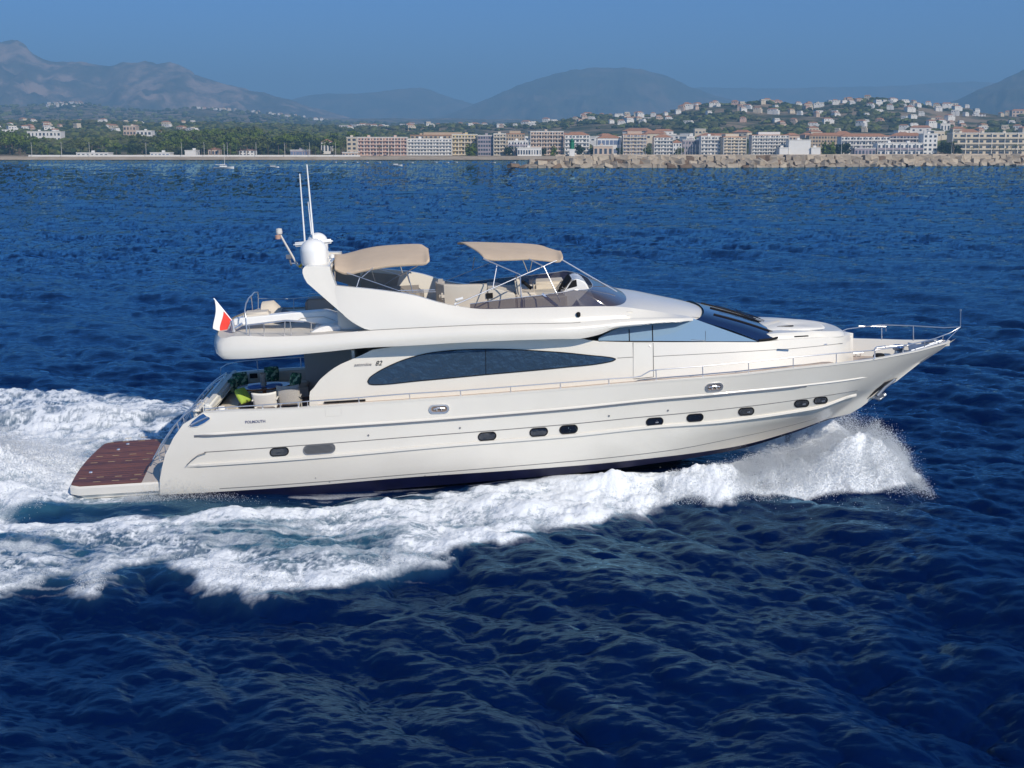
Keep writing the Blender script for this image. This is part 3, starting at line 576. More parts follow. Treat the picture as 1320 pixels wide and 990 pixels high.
def palm_mesh():
    g = MB()
    for k in range(16):
        a = k*2.399; el = .9-.1*(k % 9); P = []
        for t in np.linspace(0, 1, 5): P.append((math.cos(a)*2.6*t*math.cos(el*.6), math.sin(a)*2.6*t*math.cos(el*.6), 8+1.6*t*math.sin(el)-2.2*t*t))
        n_x, n_y = -math.sin(a)*.35, math.cos(a)*.35
        g.grid([[(x-n_x*(1-t), y-n_y*(1-t), z) for (x, y, z), t in zip(P, np.linspace(0, 1, 5))], [(x+n_x*(1-t), y+n_y*(1-t), z) for (x, y, z), t in zip(P, np.linspace(0, 1, 5))]])
    return g
tprot = []
for kind, m, nm, lab, cat in (('pine', LG[0], 'umbrella_pine', 'spreading bright green umbrella pine near the shore', 'pine tree'), ('pine', LG[1], 'umbrella_pine', 'spreading olive green pine near the shore', 'pine tree'), ('round', LG[1], 'broadleaf_tree', 'round olive green tree near the shore', 'tree'),
                              ('round', LG[2], 'broadleaf_tree', 'round dark green tree near the shore', 'tree'), ('round', LG[0], 'broadleaf_tree', 'round bright green tree near the shore', 'tree'), ('cypress', LG[2], 'cypress_tree', 'narrow dark cypress near the shore', 'cypress tree'), ('palm', LG[1], 'palm_tree', 'tall palm standing by the waterfront', 'palm tree')):
    rt = empty(nm, (0, 0, 0)); tag(rt, lab, cat, lab.replace(' near the shore', '')+'s along the coast')
    (palm_mesh() if kind == 'palm' else crown_mesh(kind, len(tprot)+3)).build('crown', m, rt)
    g = MB(); h_ = {'pine': 6, 'round': 3.6, 'cypress': 2, 'palm': 8}[kind]; g.tube([(0, 0, -1), (.15, .1, h_*.5), (0, 0, h_)], .32, 6, .14)
    if kind in ('pine', 'round'):
        for a in (0, 2.1, 4.2): g.tube([(0, 0, h_*.7), (1.5*math.cos(a), 1.5*math.sin(a), h_+.6)], .14, 5, .06)
    g.build('trunk', BRK, rt); tprot.append([rt, 0])
index_kids()
def tree(kind, u, Y, s_, X=None):
    X = (u-660)/FPX*Y if X is None else X; p = tprot[kind]; o = p[0] if p[1] == 0 else copy_tree(p[0]); p[1] += 1
    o.location = (X, Y, ground(X, Y)-.2); o.rotation_euler = (0, 0, rh.uniform(0, 6.28)); o.scale = (s_*rh.uniform(.9, 1.15), s_*rh.uniform(.9, 1.15), s_)
for k in range(26): tree(0 if k % 3 else 1, rh.uniform(-40, 42), rh.uniform(1120, 1330), rh.uniform(1.3, 2.1))
for k in range(46): tree(int(rh.choice([0, 1, 2, 3, 4])), rh.uniform(20, 250), rh.uniform(1115, 1380), rh.uniform(.9, 1.5))
for k in range(62): tree(int(rh.choice([0, 0, 1, 2, 4])), rh.uniform(212, 345), rh.uniform(1130, 1420), rh.uniform(1.3, 2.0))
for k in range(52): tree(int(rh.choice([0, 1, 2, 3, 3, 6])), rh.uniform(330, 462), rh.uniform(1125, 1420), rh.uniform(1.1, 1.9))
for k in range(26): tree(6, rh.uniform(255, 450), rh.uniform(1100, 1115), rh.uniform(.8, 1.35))
for u, s_ in ((463, 1.4), (473, 1.3), (486, 1.5), (497, 1.2), (520, 1.2)): tree(int(rh.choice([3, 4])), u, 1165, s_*1.4)
for u, s_, kd in ((492, 1.0, 6), (505, .9, 6), (605, 1.25, 4), (609, 1.3, 4), (655, 1.1, 3), (664, .9, 6), (700, .9, 3), (712, 1.1, 4), (745, 1.3, 3), (764, 1.0, 3), (797, 1.0, 3), (833, 1.2, 2), (872, 1.1, 2), (1058, 1.5, 4), (1064, 1.5, 4), (1076, 1.4, 3), (1084, 1.5, 3), (1210, 1.5, 3), (1214, 1.6, 3), (1221, 1.5, 6), (1226, 1.3, 3),
                 (1244, .9, 6), (1253, 1.0, 6), (1271, .9, 6), (1279, 1.0, 6), (1287, .8, 6), (1294, 1.0, 6), (1299, 1.2, 6), (1306, 1.0, 6), (1313, .9, 6)): tree(kd, u, 1103 if kd == 6 else 1108, s_)
# woods and scrub clothing the hills: one mass
def woods():
    t0 = (1+5**.5)/2; iv = np.array([(-1, t0, 0), (1, t0, 0), (-1, -t0, 0), (1, -t0, 0), (0, -1, t0), (0, 1, t0), (0, -1, -t0), (0, 1, -t0), (t0, 0, -1), (t0, 0, 1), (-t0, 0, -1), (-t0, 0, 1)])/1.9
    fc_ = np.array([(0, 11, 5), (0, 5, 1), (0, 1, 7), (0, 7, 10), (0, 10, 11), (1, 5, 9), (5, 11, 4), (11, 10, 2), (10, 7, 6), (7, 1, 8), (3, 9, 4), (3, 4, 2), (3, 2, 6), (3, 6, 8), (3, 8, 9), (4, 9, 5), (2, 4, 11), (6, 2, 10), (8, 6, 7), (9, 8, 1)])
    V = []; F = []; M = []; r_ = np.random.default_rng(5); k = 0
    while k < 9500:
        u = r_.uniform(-250, 1560); Y = 1160+1400*r_.uniform(0, 1)**.8 if r_.uniform() < .82 else r_.uniform(3500, 5500); X = (u-660)/FPX*Y
        dn = float(fbm(np.array([X/110.]), np.array([Y/170.]), 3)[0])
        if dn < .44 and Y > 1450 and u > 500: continue
        if 1040 < u < 1240 and 1150 < Y < 1250: continue
        z = ground(X, Y); s_ = r_.uniform(2.2, 5.0)*(1 if Y < 3000 else 1.8)
        for q in range(1 if Y > 3000 else 2):
            P = iv*(1+r_.uniform(-.35, .35, (12, 1)))*np.array([s_*1.25, s_*1.25, s_*.85])+np.array([X+r_.normal(0, 3)*q, Y+r_.normal(0, 3)*q, z+s_*.45]); V.append(P); F.append(fc_+12*len(F)); M += [int(r_.choice(3, p=(.3, .4, .3)))]*20
        k += 1
    V = np.concatenate(V); F = np.concatenate(F); me = bpy.data.meshes.new('woodland'); me.from_pydata(V.tolist(), [], F.tolist())
    for m in (LG[1], hmat('scrub_green', [(.045, .06, .025), (.12, .12, .055)], .05), LG[2]): me.materials.append(m)
    me.polygons.foreach_set('material_index', M); o = bpy.data.objects.new('woodland', me); C.objects.link(o); o['kind'] = 'stuff'
woods()

# breakwater: crest wall, boulders, beacon
def bwline(u): Y = float(np.interp(u, (640, 700, 1000, 1320, 1600), (680, 670, 690, 775, 860))); return (u-660)/FPX*Y, Y
ROCKM = [hmat('sandstone_block', [(.34, .28, .21), (.50, .42, .32)], .5), hmat('grey_brown_block', [(.24, .20, .16), (.38, .32, .25)], .5), hmat('dark_brown_block', [(.12, .085, .06), (.24, .17, .12)], .5)]
us = np.linspace(716, 1560, 60); g = MB()
top_ = []; 
for dy, z in ((0, 3.0), (0, 5.6), (1.2, 5.7), (1.2, 6.4), (4.0, 6.4), (4.0, 2.0)): top_.append([(bwline(u)[0], bwline(u)[1]+9+dy, z) for u in us])
g.grid(top_); g.add([top_[0][0], top_[1][0], top_[2][0], top_[3][0], top_[4][0], top_[5][0]], [(0, 1, 2, 3, 4, 5)])
o = g.build('breakwater_wall', mat('pale_concrete', (.46, .39, .31), .9, var=.08, vscale=.2)); tag(o, 'long pale concrete wall along the top of the breakwater', 'wall')
us = np.linspace(690, 1560, 60); g = MB(); g.grid([[(bwline(u)[0], bwline(u)[1]+dy, z) for u in us] for dy, z in ((-3, -3), (2, 1.5), (8, 4.2), (20, 4.2), (26, -3))]); o = g.build('breakwater_mound', ROCKM[2]); tag(o, 'rubble mound of the breakwater running in from the right edge', 'breakwater')
bp_ = []
for kx in range(6):
    r_ = np.random.default_rng(40+kx); bm = bmesh.new(); bmesh.ops.create_cube(bm, size=1); bmesh.ops.bevel(bm, geom=bm.edges[:], offset=.10, segments=1, affect='EDGES')
    for v in bm.verts: v.co += Vector(r_.normal(0, .055, 3))
    bmesh.ops.recalc_face_normals(bm, faces=bm.faces); me = bpy.data.meshes.new('boulder'); bm.to_mesh(me); bm.free(); me.materials.append(ROCKM[kx % 2 if kx < 5 else 2]); bp_.append(me)
lbs = ('pale sandstone boulder piled on the seaward face of the breakwater', 'greyish brown boulder piled on the seaward face of the breakwater', 'dark brown boulder wedged low in the breakwater face')
def boulder(X, Y, z, s3, rt_):
    kx = int(rh.choice(6, p=(.2, .18, .2, .18, .14, .10))); o = bpy.data.objects.new('boulder', bp_[kx]); C.objects.link(o); o.location = (X, Y, z); o.scale = s3; o.rotation_euler = rt_
    q = kx % 2 if kx < 5 else 2; tag(o, lbs[q], 'boulder', ('sandstone', 'greyish brown', 'dark brown')[q]+' boulders of the breakwater')
for i in range(92):
    u = 722+(1560-722)*i/92*1.0; X, Y = bwline(u); boulder(X, Y+6.3+rh.uniform(-.6, .6), 4.2+rh.uniform(-.6, .5), (rh.uniform(3.2, 5.4), 3.6, rh.uniform(2.6, 3.8)), (rh.uniform(-.25, .25), rh.uniform(-.2, .2), rh.uniform(-.5, .5)))
for i in range(104):
    u = 688+(1560-688)*i/104; X, Y = bwline(u+rh.uniform(-3, 3)); boulder(X, Y+2.2+rh.uniform(-.9, .9), 2.0+rh.uniform(-.6, .5), (rh.uniform(2.8, 5.6), 4, rh.uniform(2.2, 3.6)), (rh.uniform(-.6, .4), rh.uniform(-.5, .5), rh.uniform(-.8, .8)))
for i in range(98):
    u = 662+(1560-662)*i/98; X, Y = bwline(u+rh.uniform(-3, 3)); boulder(X, Y-1.0+rh.uniform(-.9, .9), .35+rh.uniform(-.5, .4), (rh.uniform(3.0, 6.5), 4, rh.uniform(1.6, 2.8)), (rh.uniform(-.4, .4), rh.uniform(-.4, .4), rh.uniform(-.8, .8)))
X, Y = bwline(737); bc = empty('harbour_beacon', (X, Y+8, 5.6)); tag(bc, 'green harbour beacon on a white plinth at the tip of the breakwater', 'beacon')
zt1, zt2 = W(737, 192, Y+8)[2]-5.6, W(737, 179.5, Y+8)[2]-5.6
g = MB(); g.box((0, 0, zt1/2), (2.6, 2.6, zt1)); g.build('plinth', WHR, bc)
g = MB(); g.lathe((0, 0, zt1), [(.001, 0), (1.15, 0), (1.1, (zt2-zt1)*.8), (1.45, (zt2-zt1)*.82), (1.45, (zt2-zt1)*.86), (.001, (zt2-zt1)*.86)], 14); g.build('tower', mat('signal_green', (.01, .17, .09), .5), bc, smooth=40)
g = MB(); g.lathe((0, 0, zt1+(zt2-zt1)*.86), [(.5, 0), (.5, .8), (.001, 1.2)], 12); g.build('lantern', mat('lantern_green', (.02, .22, .12), .3), bc)
g = MB(); g.box((-8.8, .8, -.2), (1.6, 1.2, 2.6)); g.box((-6.2, .8, -.2), (1.6, 1.2, 2.6)); 
# marina masts: moored sailing boats behind the breakwater
sb = empty('moored_sailboat', (0, 0, 0)); tag(sb, 'moored sailing boat behind the breakwater, only its thin mast in view', 'sailing boat', 'moored sailing boats in the marina')
rws = []
for s in np.linspace(0, 1, 9):
    w_ = 1.7*math.sin(math.pi*(.25+.75*s))**.7 if s < 1 else 0.02; rws.append([(-5+10*s, w_*a, .9-.9*(1-abs(a))**.7*1.3+.2*s) for a in np.linspace(-1, 1, 7)])
g = MB(); g.grid(rws); g.grid([[r[0] for r in rws], [r[-1] for r in rws]]); g.build('hull', WHT, sb, smooth=50)
g = MB(); g.tube([(.5, 0, .6), (.5, 0, 14.5)], .13, 6, .09); g.build('mast', SLB, sb); g = MB(); g.tube([(.5, 0, 2.2), (-4, 0, 2.1)], .12, 6); g.build('boom', SLB, sb)
index_kids()
for i, u in enumerate([797, 801, 805, 812, 817, 822, 826, 829, 838, 841, 846, 871, 875, 879.5, 883, 886, 889, 893, 898, 905, 918, 947, 978, 1011, 1078.5, 1092, 1166.5, 1219]):
    Y = 960+rh.uniform(-40, 40); o = sb if i == 0 else copy_tree(sb); o.location = ((u-660)/FPX*Y, Y, -.1); o.rotation_euler = (0, 0, rh.uniform(1.2, 1.9)); s_ = rh.uniform(.75, 1.15); o.scale = (s_, s_, s_)
# boats at anchor
def small_boat(name, label, u, v, L, mast=0, group=None, parts=True):
    X, Y, _ = WZ(u, v, 0.1); rt = empty(name, (X, Y, .05), rh.uniform(-.3, .3)); tag(rt, label, 'boat' if not mast else 'sailing boat', group)
    rws = []
    for s in np.linspace(0, 1, 11):
        w_ = .17*L*(math.sin(math.pi*(.22+.78*s))**.6 if s < .99 else .02); rws.append([(-L/2+L*s, w_*a, .11*L*(1+.25*s*s)*abs(a)**1.5-.02*L) for a in np.linspace(-1, 1, 9)])
    g = MB(); g.grid(rws); g.grid([[r[0] for r in rws], [r[-1] for r in rws]]); g.build('hull', WHT, rt, smooth=50)
    if parts: g = MB(); g.box((-.02*L, 0, .15*L), (.38*L, .2*L, .10*L)); g.build('cabin', WHT, rt, bevel=.02*L); g = MB(); g.box((-.02*L, 0, .17*L), (.385*L, .205*L, .035*L)); g.build('window', WDK, rt)
    if mast:
        g = MB(); g.tube([(.05*L, 0, .1*L), (.05*L, 0, mast)], .11, 6, .07); g.build('mast', SLB, rt); g = MB(); g.tube([(.05*L, 0, .22*L), (-.4*L, 0, .21*L)], .1, 6); g.build('boom', SLB, rt)
        g = MB(); g.tube([(-.42*L, 0, .2*L), (-.42*L, 0, mast*.35)], .03, 4); g.tube([(.48*L, 0, .15*L), (.05*L, 0, mast*.97)], .03, 4); g.build('rigging', RUBM, rt)
    return rt
small_boat('sailing_boat', 'white sailing boat with bare mast anchored off the left shore', 288.5, 217.5, 9.5, 11.5)
small_boat('motor_boat', 'small white open boat right of the anchored sailing boat', 352, 216.3, 6.5)
small_boat('motor_boat', 'white motor boat off the beach in front of the coral block', 510.5, 214, 7)
for i, u in enumerate((430, 442, 458, 471, 487, 529, 560, 575, 586, 635, 661)):
    X, Y, _ = WZ(u, 209.4+.4*(i % 2), 0); p = (small_boat('dinghy', 'tiny white dinghy moored close to the beach', u, 209.4+.4*(i % 2), 4.2, group='dinghies moored off the beach', parts=False))
# haze: one even box of sea air
g = MB(); g.box((0, 8200, 417), (17000, 17200, 854)); hz = g.build('haze', bpy.data.materials.new('sea_air')); hz['kind'] = 'stuff'
hm = hz.data.materials[0]; hm.use_nodes = True; n = hm.node_tree; n.nodes.remove(n.nodes['Principled BSDF']); pv = n.nodes.new('ShaderNodeVolumePrincipled')
HAZE_D = 1.8e-4
pv.inputs['Color'].default_value = (.34, .66, 1.0, 1); pv.inputs['Density'].default_value = HAZE_D; pv.inputs['Anisotropy'].default_value = 0.0; n.links.new(pv.outputs[0], n.nodes['Material Output'].inputs['Volume'])
hz.display_type = 'WIRE'

# ================================================================== the yacht
YM = BM
yacht = empty('motor_yacht', mat=YM)
tag(yacht, 'large cream motor yacht with a flybridge, speeding along in the foreground', 'yacht')
def yp(mb, name, m, parent=None, **k): return mb.build(name, m, parent or yacht, **k)
def yp2(mb, name, m, parent=None, **k):      # the near piece and its far twin, each a mesh of its own
    o = yp(mb, name, m, parent, **k); q = MB(); q.v = [(x, -y, z) for x, y, z in mb.v]; q.f = [f[::-1] for f in mb.f]; q.m = list(mb.m)
    yp(q, name, m, parent, **k); return o

# ---- hull lines: traced rows with their own half breadths
def B(*p): return pch(p)
rows_def = [
 ('sheer', B((3.0, 2.68), (4, 2.85), (6, 2.97), (10, 3.05), (14, 3.05), (17, 2.96), (19.5, 2.72), (21.5, 2.32), (23, 1.82), (24.3, 1.2), (25.3, .62), (25.9, .25), (26.15, 0)),
  [(262, 531.5), (300, 529.5), (380, 526.5), (400, 525), (520, 517), (600, 511.5), (720, 502.5), (845, 492), (940, 484.5), (1020, 475.5), (1080, 469), (1127, 463), (1182, 452.5), (1210, 445), (1226, 439.5)], (1233, 436)),
 ('topside', B((3.0, 2.76), (4, 2.90), (6, 3.0), (10, 3.05), (14, 3.03), (17, 2.92), (19.5, 2.62), (21.5, 2.16), (23, 1.62), (24.3, .95), (25.3, .35), (25.9, .05)),
  [(236, 547), (262, 546), (400, 539), (520, 531), (720, 516), (845, 503.5), (1020, 488), (1127, 474), (1182, 463)], (1214, 450)),
 ('rub', B((2.6, 2.78), (4, 2.92), (6, 3.0), (10, 3.04), (14, 3.0), (17, 2.86), (19.5, 2.5), (21.5, 1.98), (23, 1.4), (24.2, .72), (25.2, .12)),
  [(224, 564), (250, 562.5), (400, 553), (520, 545), (720, 529), (870, 514), (940, 507.5), (1020, 499.5), (1122, 486)], (1192, 465)),
 ('knuckle', B((2.3, 2.74), (4, 2.88), (6, 2.97), (10, 3.0), (14, 2.94), (17, 2.74), (19.5, 2.3), (21.5, 1.68), (23, 1.05), (24.2, .4)),
  [(213, 586), (263, 583), (377, 575), (431, 571), (520, 564), (720, 548), (845, 536), (940, 526.5), (1020, 516.5), (1105, 503)], (1158, 487)),
 ('ledge', B((2.2, 2.74), (4, 2.88), (6, 2.97), (10, 3.0), (14, 2.92), (17, 2.68), (19.5, 2.18), (21.5, 1.5), (23, .84), (24.2, .2)),
  [(209, 602), (240, 600), (431, 586.5), (594, 572), (720, 562), (845, 549), (940, 541.5), (1047, 526), (1107, 507)], (1143, 497)),
 ('flare', B((2.1, 2.72), (4, 2.84), (6, 2.9), (10, 2.93), (14, 2.83), (17, 2.5), (19.5, 1.85), (21.5, 1.1), (23, .4)),
  [(206, 618), (400, 605), (594, 591), (720, 580), (845, 567), (940, 556), (1047, 535)], (1128, 508)),
 ('spray', B((2.1, 2.68), (4, 2.78), (6, 2.83), (10, 2.84), (14, 2.7), (17, 2.3), (19.5, 1.55), (21.5, .75), (22.6, .3)),
  [(206, 634), (280, 630), (400, 622), (560, 609), (720, 596), (845, 583), (940, 566), (1020, 548), (1060, 537)], (1113, 521)),
 ('boot', B((2.1, 2.66), (4, 2.74), (6, 2.79), (10, 2.80), (14, 2.62), (17, 2.15), (19.5, 1.35), (21.5, .5), (22.2, .2)),
  [(206, 638), (280, 634), (400, 626), (560, 613), (720, 602), (845, 590), (940, 577), (1018, 557)], (1100, 530)),
]
rows = []
for nm, Bf, px, stem in rows_def:
    pts = [Tf(u, v, lambda x, z: float(Bf(x))) for u, v in px]; st = T(*stem, 0)
    x = [p[0] for p in pts]+[st[0]]; z = [p[2] for p in pts]+[st[2]]
    rows.append((nm, Bf, x, z))
def half(Bf, xs, xe):              # taper the breadth to zero at the stem
    def g(x):
        b = np.minimum(Bf(x), 1.15*np.sqrt(np.maximum(xe-x, 0))+.9*np.maximum(xe-x, 0)*.35); return np.maximum(b, 0)
    return g
HR = []
for nm, Bf, x, z in rows:
    HR.append((nm, half(Bf, x[0], x[-1]), pch(list(zip(x, z))), x[0], x[-1]))
NS = 130; S = np.linspace(0, 1, NS)
def hull_row(j, off=0.0, dz=0.0):
    nm, g, zf, xa, xb = HR[j]; x = xa+(xb-xa)*S; y = g(x); z = zf(x)+dz
    return x, y+off*(y > 0), z
sheerB = HR[0][1]; sheerZ = HR[0][2]
def hull_side():
    out = []
    for j in range(len(HR)):
        x, y, z = hull_row(j); out.append([(a, -b, c) for a, b, c in zip(x, y, z)])
    return out
hs = hull_side()
# rounded quarter at the stern then the transom, row by row
def with_quarter(r):
    x0, y0, z0 = r[0]; q = [(x0+.16, y0+.34, z0), (x0+.05, y0+.24, z0+.005), (x0-.015, y0+.12, z0), (x0-.01, y0+.04, z0)]
    return q+r
hsq = [with_quarter(r) for r in hs]
m_hull = MB(); m_hull.grid(hsq); m_hull.mirror()
hull = yp(m_hull, 'hull', GEL, smooth=32, weld=True)
# transom
mt = MB(); tr = []
for r in hsq:
    x0, y0, z0 = r[0]; tr.append([(x0+.02*(1-(2*t-1)**2)*0+.10*(1-abs(2*t-1)**4), y0*(1-2*t), z0) for t in np.linspace(0, 1, 24)])
mt.grid(tr); yp(mt, 'transom', GEL, smooth=30)
# bottom below the boot line
keelx = np.linspace(HR[-1][3], HR[-1][4], NS)
chn = [(a, -max(0, b*.93), c-.42*(1-((a-2)/21)**2)) for a, b, c in zip(*hull_row(7))]
kel = [(a, 0, c-.95*(1-max(0, (a-12)/11)**1.6)) for a, b, c in zip(*hull_row(7))]
mbm = MB(); mbm.grid([hs[-1], chn, kel]); mbm.add([hs[-1][0], chn[0], kel[0]], [(0, 1, 2)]); mbm.mirror()
yp(mbm, 'bottom_paint', NAVY, smooth=40)
# rub rail (steel strip), ridges and grooves painted dark along the side
def strip(j, s0, s1, up, dn, off, name, m, taper=True, j2=None):
    nm, g, zf, xa, xb = HR[j]; x = np.linspace(s0, s1, 120); y = g(x); z = zf(x); k = np.ones_like(x)
    if taper: k = np.minimum(1, np.minimum(x-s0, s1-x)/.35+.03)
    b = MB(); b.grid([[(a, -(q+.004), c+up) for a, q, c in zip(x, y, z)], [(a, -(q+off*t), c+up*.6) for a, q, c, t in zip(x, y, z, k)],
                      [(a, -(q+off*t), c-dn*.6) for a, q, c, t in zip(x, y, z, k)], [(a, -(q+.004), c-dn) for a, q, c in zip(x, y, z)]])
    return yp2(b, name, m, smooth=50)
xr0 = Tf(250, 562, lambda x, z: float(HR[2][1](x)))[0]; xr1 = Tf(1040, 497, lambda x, z: float(HR[2][1](x)))[0]; xr2 = Tf(1121, 486, lambda x, z: float(HR[2][1](x)))[0]
strip(2, xr0, xr1, .035, .035, .05, 'rub_rail', RUBM)
strip(2, xr0+.3, xr2, .085, -.03, .045, 'rub_ridge', GEL)
xk0 = Tf(263, 583, lambda x, z: 2.85)[0]
strip(3, xk0, Tf(1105, 503, lambda x, z: 1.0)[0], .012, .012, .006, 'upper_groove', GROOVE)
xl0 = Tf(241, 600, lambda x, z: 2.85)[0]; xl1 = Tf(1106, 505, lambda x, z: 1.0)[0]
strip(4, xl0, xl1, .035, .075, .05, 'side_ledge', GEL)
strip(6, 3.9, Tf(1054, 539, lambda x, z: .7)[0], .010, .010, .005, 'lower_groove', GROOVE)
b = MB(); b.tube([tuple(np.array(Tf(u, v, lambda x, z: 2.86))+np.array([0, -.06, 0])) for u, v in ((241, 599), (248, 592), (256, 586), (266, 583))], .012, 6); yp(b, 'slanting_groove', GROOVE)

# ---- hull side surface for fittings
def hull_y(x, z):
    zs = []; ys = []
    for nm, g, zf, xa, xb in HR:
        xx = min(max(x, xa), xb); zs.append(float(zf(xx))); ys.append(float(g(x)) if x < xb else 0)
    zs = np.array(zs)[::-1]; ys = np.array(ys)[::-1]; return float(np.interp(z, zs, ys))
def oval(cu, cv, w, h, off, inset=1.0, n=28, slope=-.075, yf=hull_y, power=3.2):
    P = []
    for k in range(n):
        t = 2*math.pi*k/n; c, s = math.cos(t), math.sin(t)
        # stadium outline
        r = h/2*inset; L = max(w/2-h/2, 0); x = (L if c > 0 else -L)+r*c if abs(c) > 1e-6 else 0; y = r*s
        P.append(Tf(cu+x, cv-y+slope*x, yf, off))
    return P
def disc(mb, P, mi=0):
    c = np.mean(np.array(P), 0); return mb.add([tuple(c)]+list(P), [(0, i+1, (i+1) % len(P)+1) for i in range(len(P))], mi)
def ringband(mb, A, Bq, mi=0): return mb.grid([A, Bq], mi, True)
port_px = [(360, 582.5, 25, 11.5, 0), (411.5, 579, 42, 13.5, 1), (628, 562.5, 24, 11.5, 0), (694.5, 557, 24, 11.5, 0), (733, 553.5, 24, 11.5, 0),
           (844, 543.7, 22.5, 11, 2), (896, 538.5, 22, 10.5, 0), (962, 530.5, 21, 10.5, 2), (1033.5, 520.3, 19.5, 10, 2), (1058, 516.3, 18.5, 9.5, 2)]
LOUV = mat('grey_louvre', (.12, .125, .135), .5)
for cu, cv, w_, h_, kd in port_px:
    P0 = oval(cu, cv, w_, h_, .004); P1 = oval(cu, cv, w_-.3, h_-.3, .022); P2 = oval(cu, cv, w_-2.4, h_-2.4, .018); P3 = oval(cu, cv, w_-3.0, h_-3.0, .010)
    f = MB(); ringband(f, P0, P1); ringband(f, P1, P2); ringband(f, P2, P3)
    fr = yp(f, 'air_louvre' if kd == 1 else 'porthole', RUBM if kd == 1 else BLACK, smooth=30)
    g = MB(); disc(g, P3); yp(g, 'louvre_panel' if kd == 1 else 'glass', LOUV if kd == 1 else DGLASS, fr)
    if kd == 1:
        for k in range(7):
            dv = (k-3)*1.5; hw = 19-abs(k-3)*1.6
            s_ = MB(); s_.tube([Tf(cu-hw, cv+dv+hw*.075, hull_y, .02), Tf(cu+hw, cv+dv-hw*.075, hull_y, .02)], .010, 5); yp(s_, 'slat', LOUV, fr)
    if kd == 2:
        s_ = MB(); p = Tf(cu+1.5, cv+1, hull_y, .02); s_.tube([p, (p[0]+.06, p[1]-.05, p[2]+.02)], .018, 6); yp(s_, 'catch', STEEL, fr)
# chromed fairleads
for cu, cv, w_, h_, sl_ in ((566, 527.3, 27, 12.5, -.03), (921, 499.3, 23.5, 12, -.09)):
    P0 = oval(cu, cv, w_, h_, .004, slope=sl_); P1 = oval(cu, cv, w_-1, h_-1, .04, slope=sl_); P2 = oval(cu, cv, w_-6, h_-5, .035, slope=sl_); P3 = oval(cu, cv, w_-7, h_-6, .006, slope=sl_)
    f = MB(); ringband(f, P0, P1); ringband(f, P1, P2); ringband(f, P2, P3); fr = yp(f, 'fairlead', STEEL, smooth=50)
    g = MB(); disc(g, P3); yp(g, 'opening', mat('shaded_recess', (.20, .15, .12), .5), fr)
    g = MB(); g.tube([Tf(cu-7, cv+.3, hull_y, .03), Tf(cu-2, cv-1.4, hull_y, .045), Tf(cu+2, cv-1.4, hull_y, .045), Tf(cu+7, cv-.8, hull_y, .03)], .022, 8)
    g.tube([Tf(cu-3, cv+2.4, hull_y, .02), Tf(cu-3, cv-1, hull_y, .04)], .018, 6); g.tube([Tf(cu+3, cv+2.0, hull_y, .02), Tf(cu+3, cv-1.4, hull_y, .04)], .018, 6); yp(g, 'cleat', STEEL, fr)
for u, v in ((475, 561), (593, 551.5), (785, 536), (861, 529), (407, 616), (425, 621), (548, 613), (566, 612)):
    g = MB(); p = Tf(u, v, hull_y, 0); g.tube([(p[0], p[1]+.01, p[2]), (p[0], p[1]-.018, p[2])], .028 if v < 600 else .014, 10); yp(g, 'drain_fitting', RUBM)
# mooring recess on the quarter
q = [(243, 549), (247, 543.5), (256, 536), (262, 532.8), (266, 536), (270.5, 538), (270.8, 540.5), (264, 545.5), (255, 550), (247, 551)]
P0 = [Tf(u, v, hull_y, .012) for u, v in q]; g = MB(); disc(g, P0); f = yp(g, 'quarter_recess', mat('blue_mirror_recess', (.06, .16, .35), .12, metal=.6))
g = MB(); g.tube([Tf(u, v, hull_y, .03) for u, v in ((246, 548.5), (256, 543), (267, 538))], .03, 8); yp(g, 'mooring_bar', STEEL, f)
g = MB(); g.tube(P0+[P0[0]], .012, 6); yp(g, 'trim_ring', GEL, f)

# anchor pocket and anchor at the stem
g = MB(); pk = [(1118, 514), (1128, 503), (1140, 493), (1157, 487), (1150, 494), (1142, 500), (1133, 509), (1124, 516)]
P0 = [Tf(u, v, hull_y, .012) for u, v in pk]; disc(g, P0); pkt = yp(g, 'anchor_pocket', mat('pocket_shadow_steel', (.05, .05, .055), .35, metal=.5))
g = MB(); g.tube([Tf(1154, 489, hull_y, .05), Tf(1141, 499, hull_y, .09), Tf(1131, 510, hull_y, .12)], .05, 8)
g.tube([Tf(1126, 512, hull_y, .10), Tf(1133, 514.5, hull_y, .2), Tf(1141, 508, hull_y, .10)], .045, 8, .06)
g.poly([Tf(1128, 511, hull_y, .1), Tf(1136, 506, hull_y, .12), Tf(1140, 510, hull_y, .14), Tf(1132, 516, hull_y, .12)], (0, -.05, 0)); yp(g, 'anchor', mat('galvanised_anchor', (.40, .43, .47), .45, metal=.7), smooth=40)

# ---- decks, bulwark cap
def deck_z(x): return float(sheerZ(x))-.05-.42*float(smooth(21.8, 23.0, x))*(1-.8*float(smooth(25.2, 26.0, x)))
xs = np.concatenate([np.linspace(6.9, 22, 60), np.linspace(22.1, 26.0, 30)])
g = MB(); ii = [(x, -max(min(float(sheerB(x))-.10, hull_y(x, deck_z(x))-.05), .01)) for x in xs]
g.grid([[(x, y*(1-2*t), deck_z(x)) for x, y in ii] for t in np.linspace(0, 1, 9)]); yp(g, 'side_deck', DECKT)
xc = np.linspace(HR[0][3], 26.12, 140)
g = MB(); yb = np.array([float(sheerB(x)) for x in xc]); zb = np.array([float(sheerZ(x)) for x in xc]); yi = np.maximum(yb-.11, 0)
g.grid([[(x, -y, z) for x, y, z in zip(xc, yb+.003, zb-.03)], [(x, -y, z+.02) for x, y, z in zip(xc, yb+.012, zb)], [(x, -y, z+.025) for x, y, z in zip(xc, yi+.03, zb)], [(x, -y, z) for x, y, z in zip(xc, yi, zb-.01)]]); g.mirror()
yp(g, 'bulwark_cap', GEL, smooth=50)
g = MB(); k = (xc > 21.5)
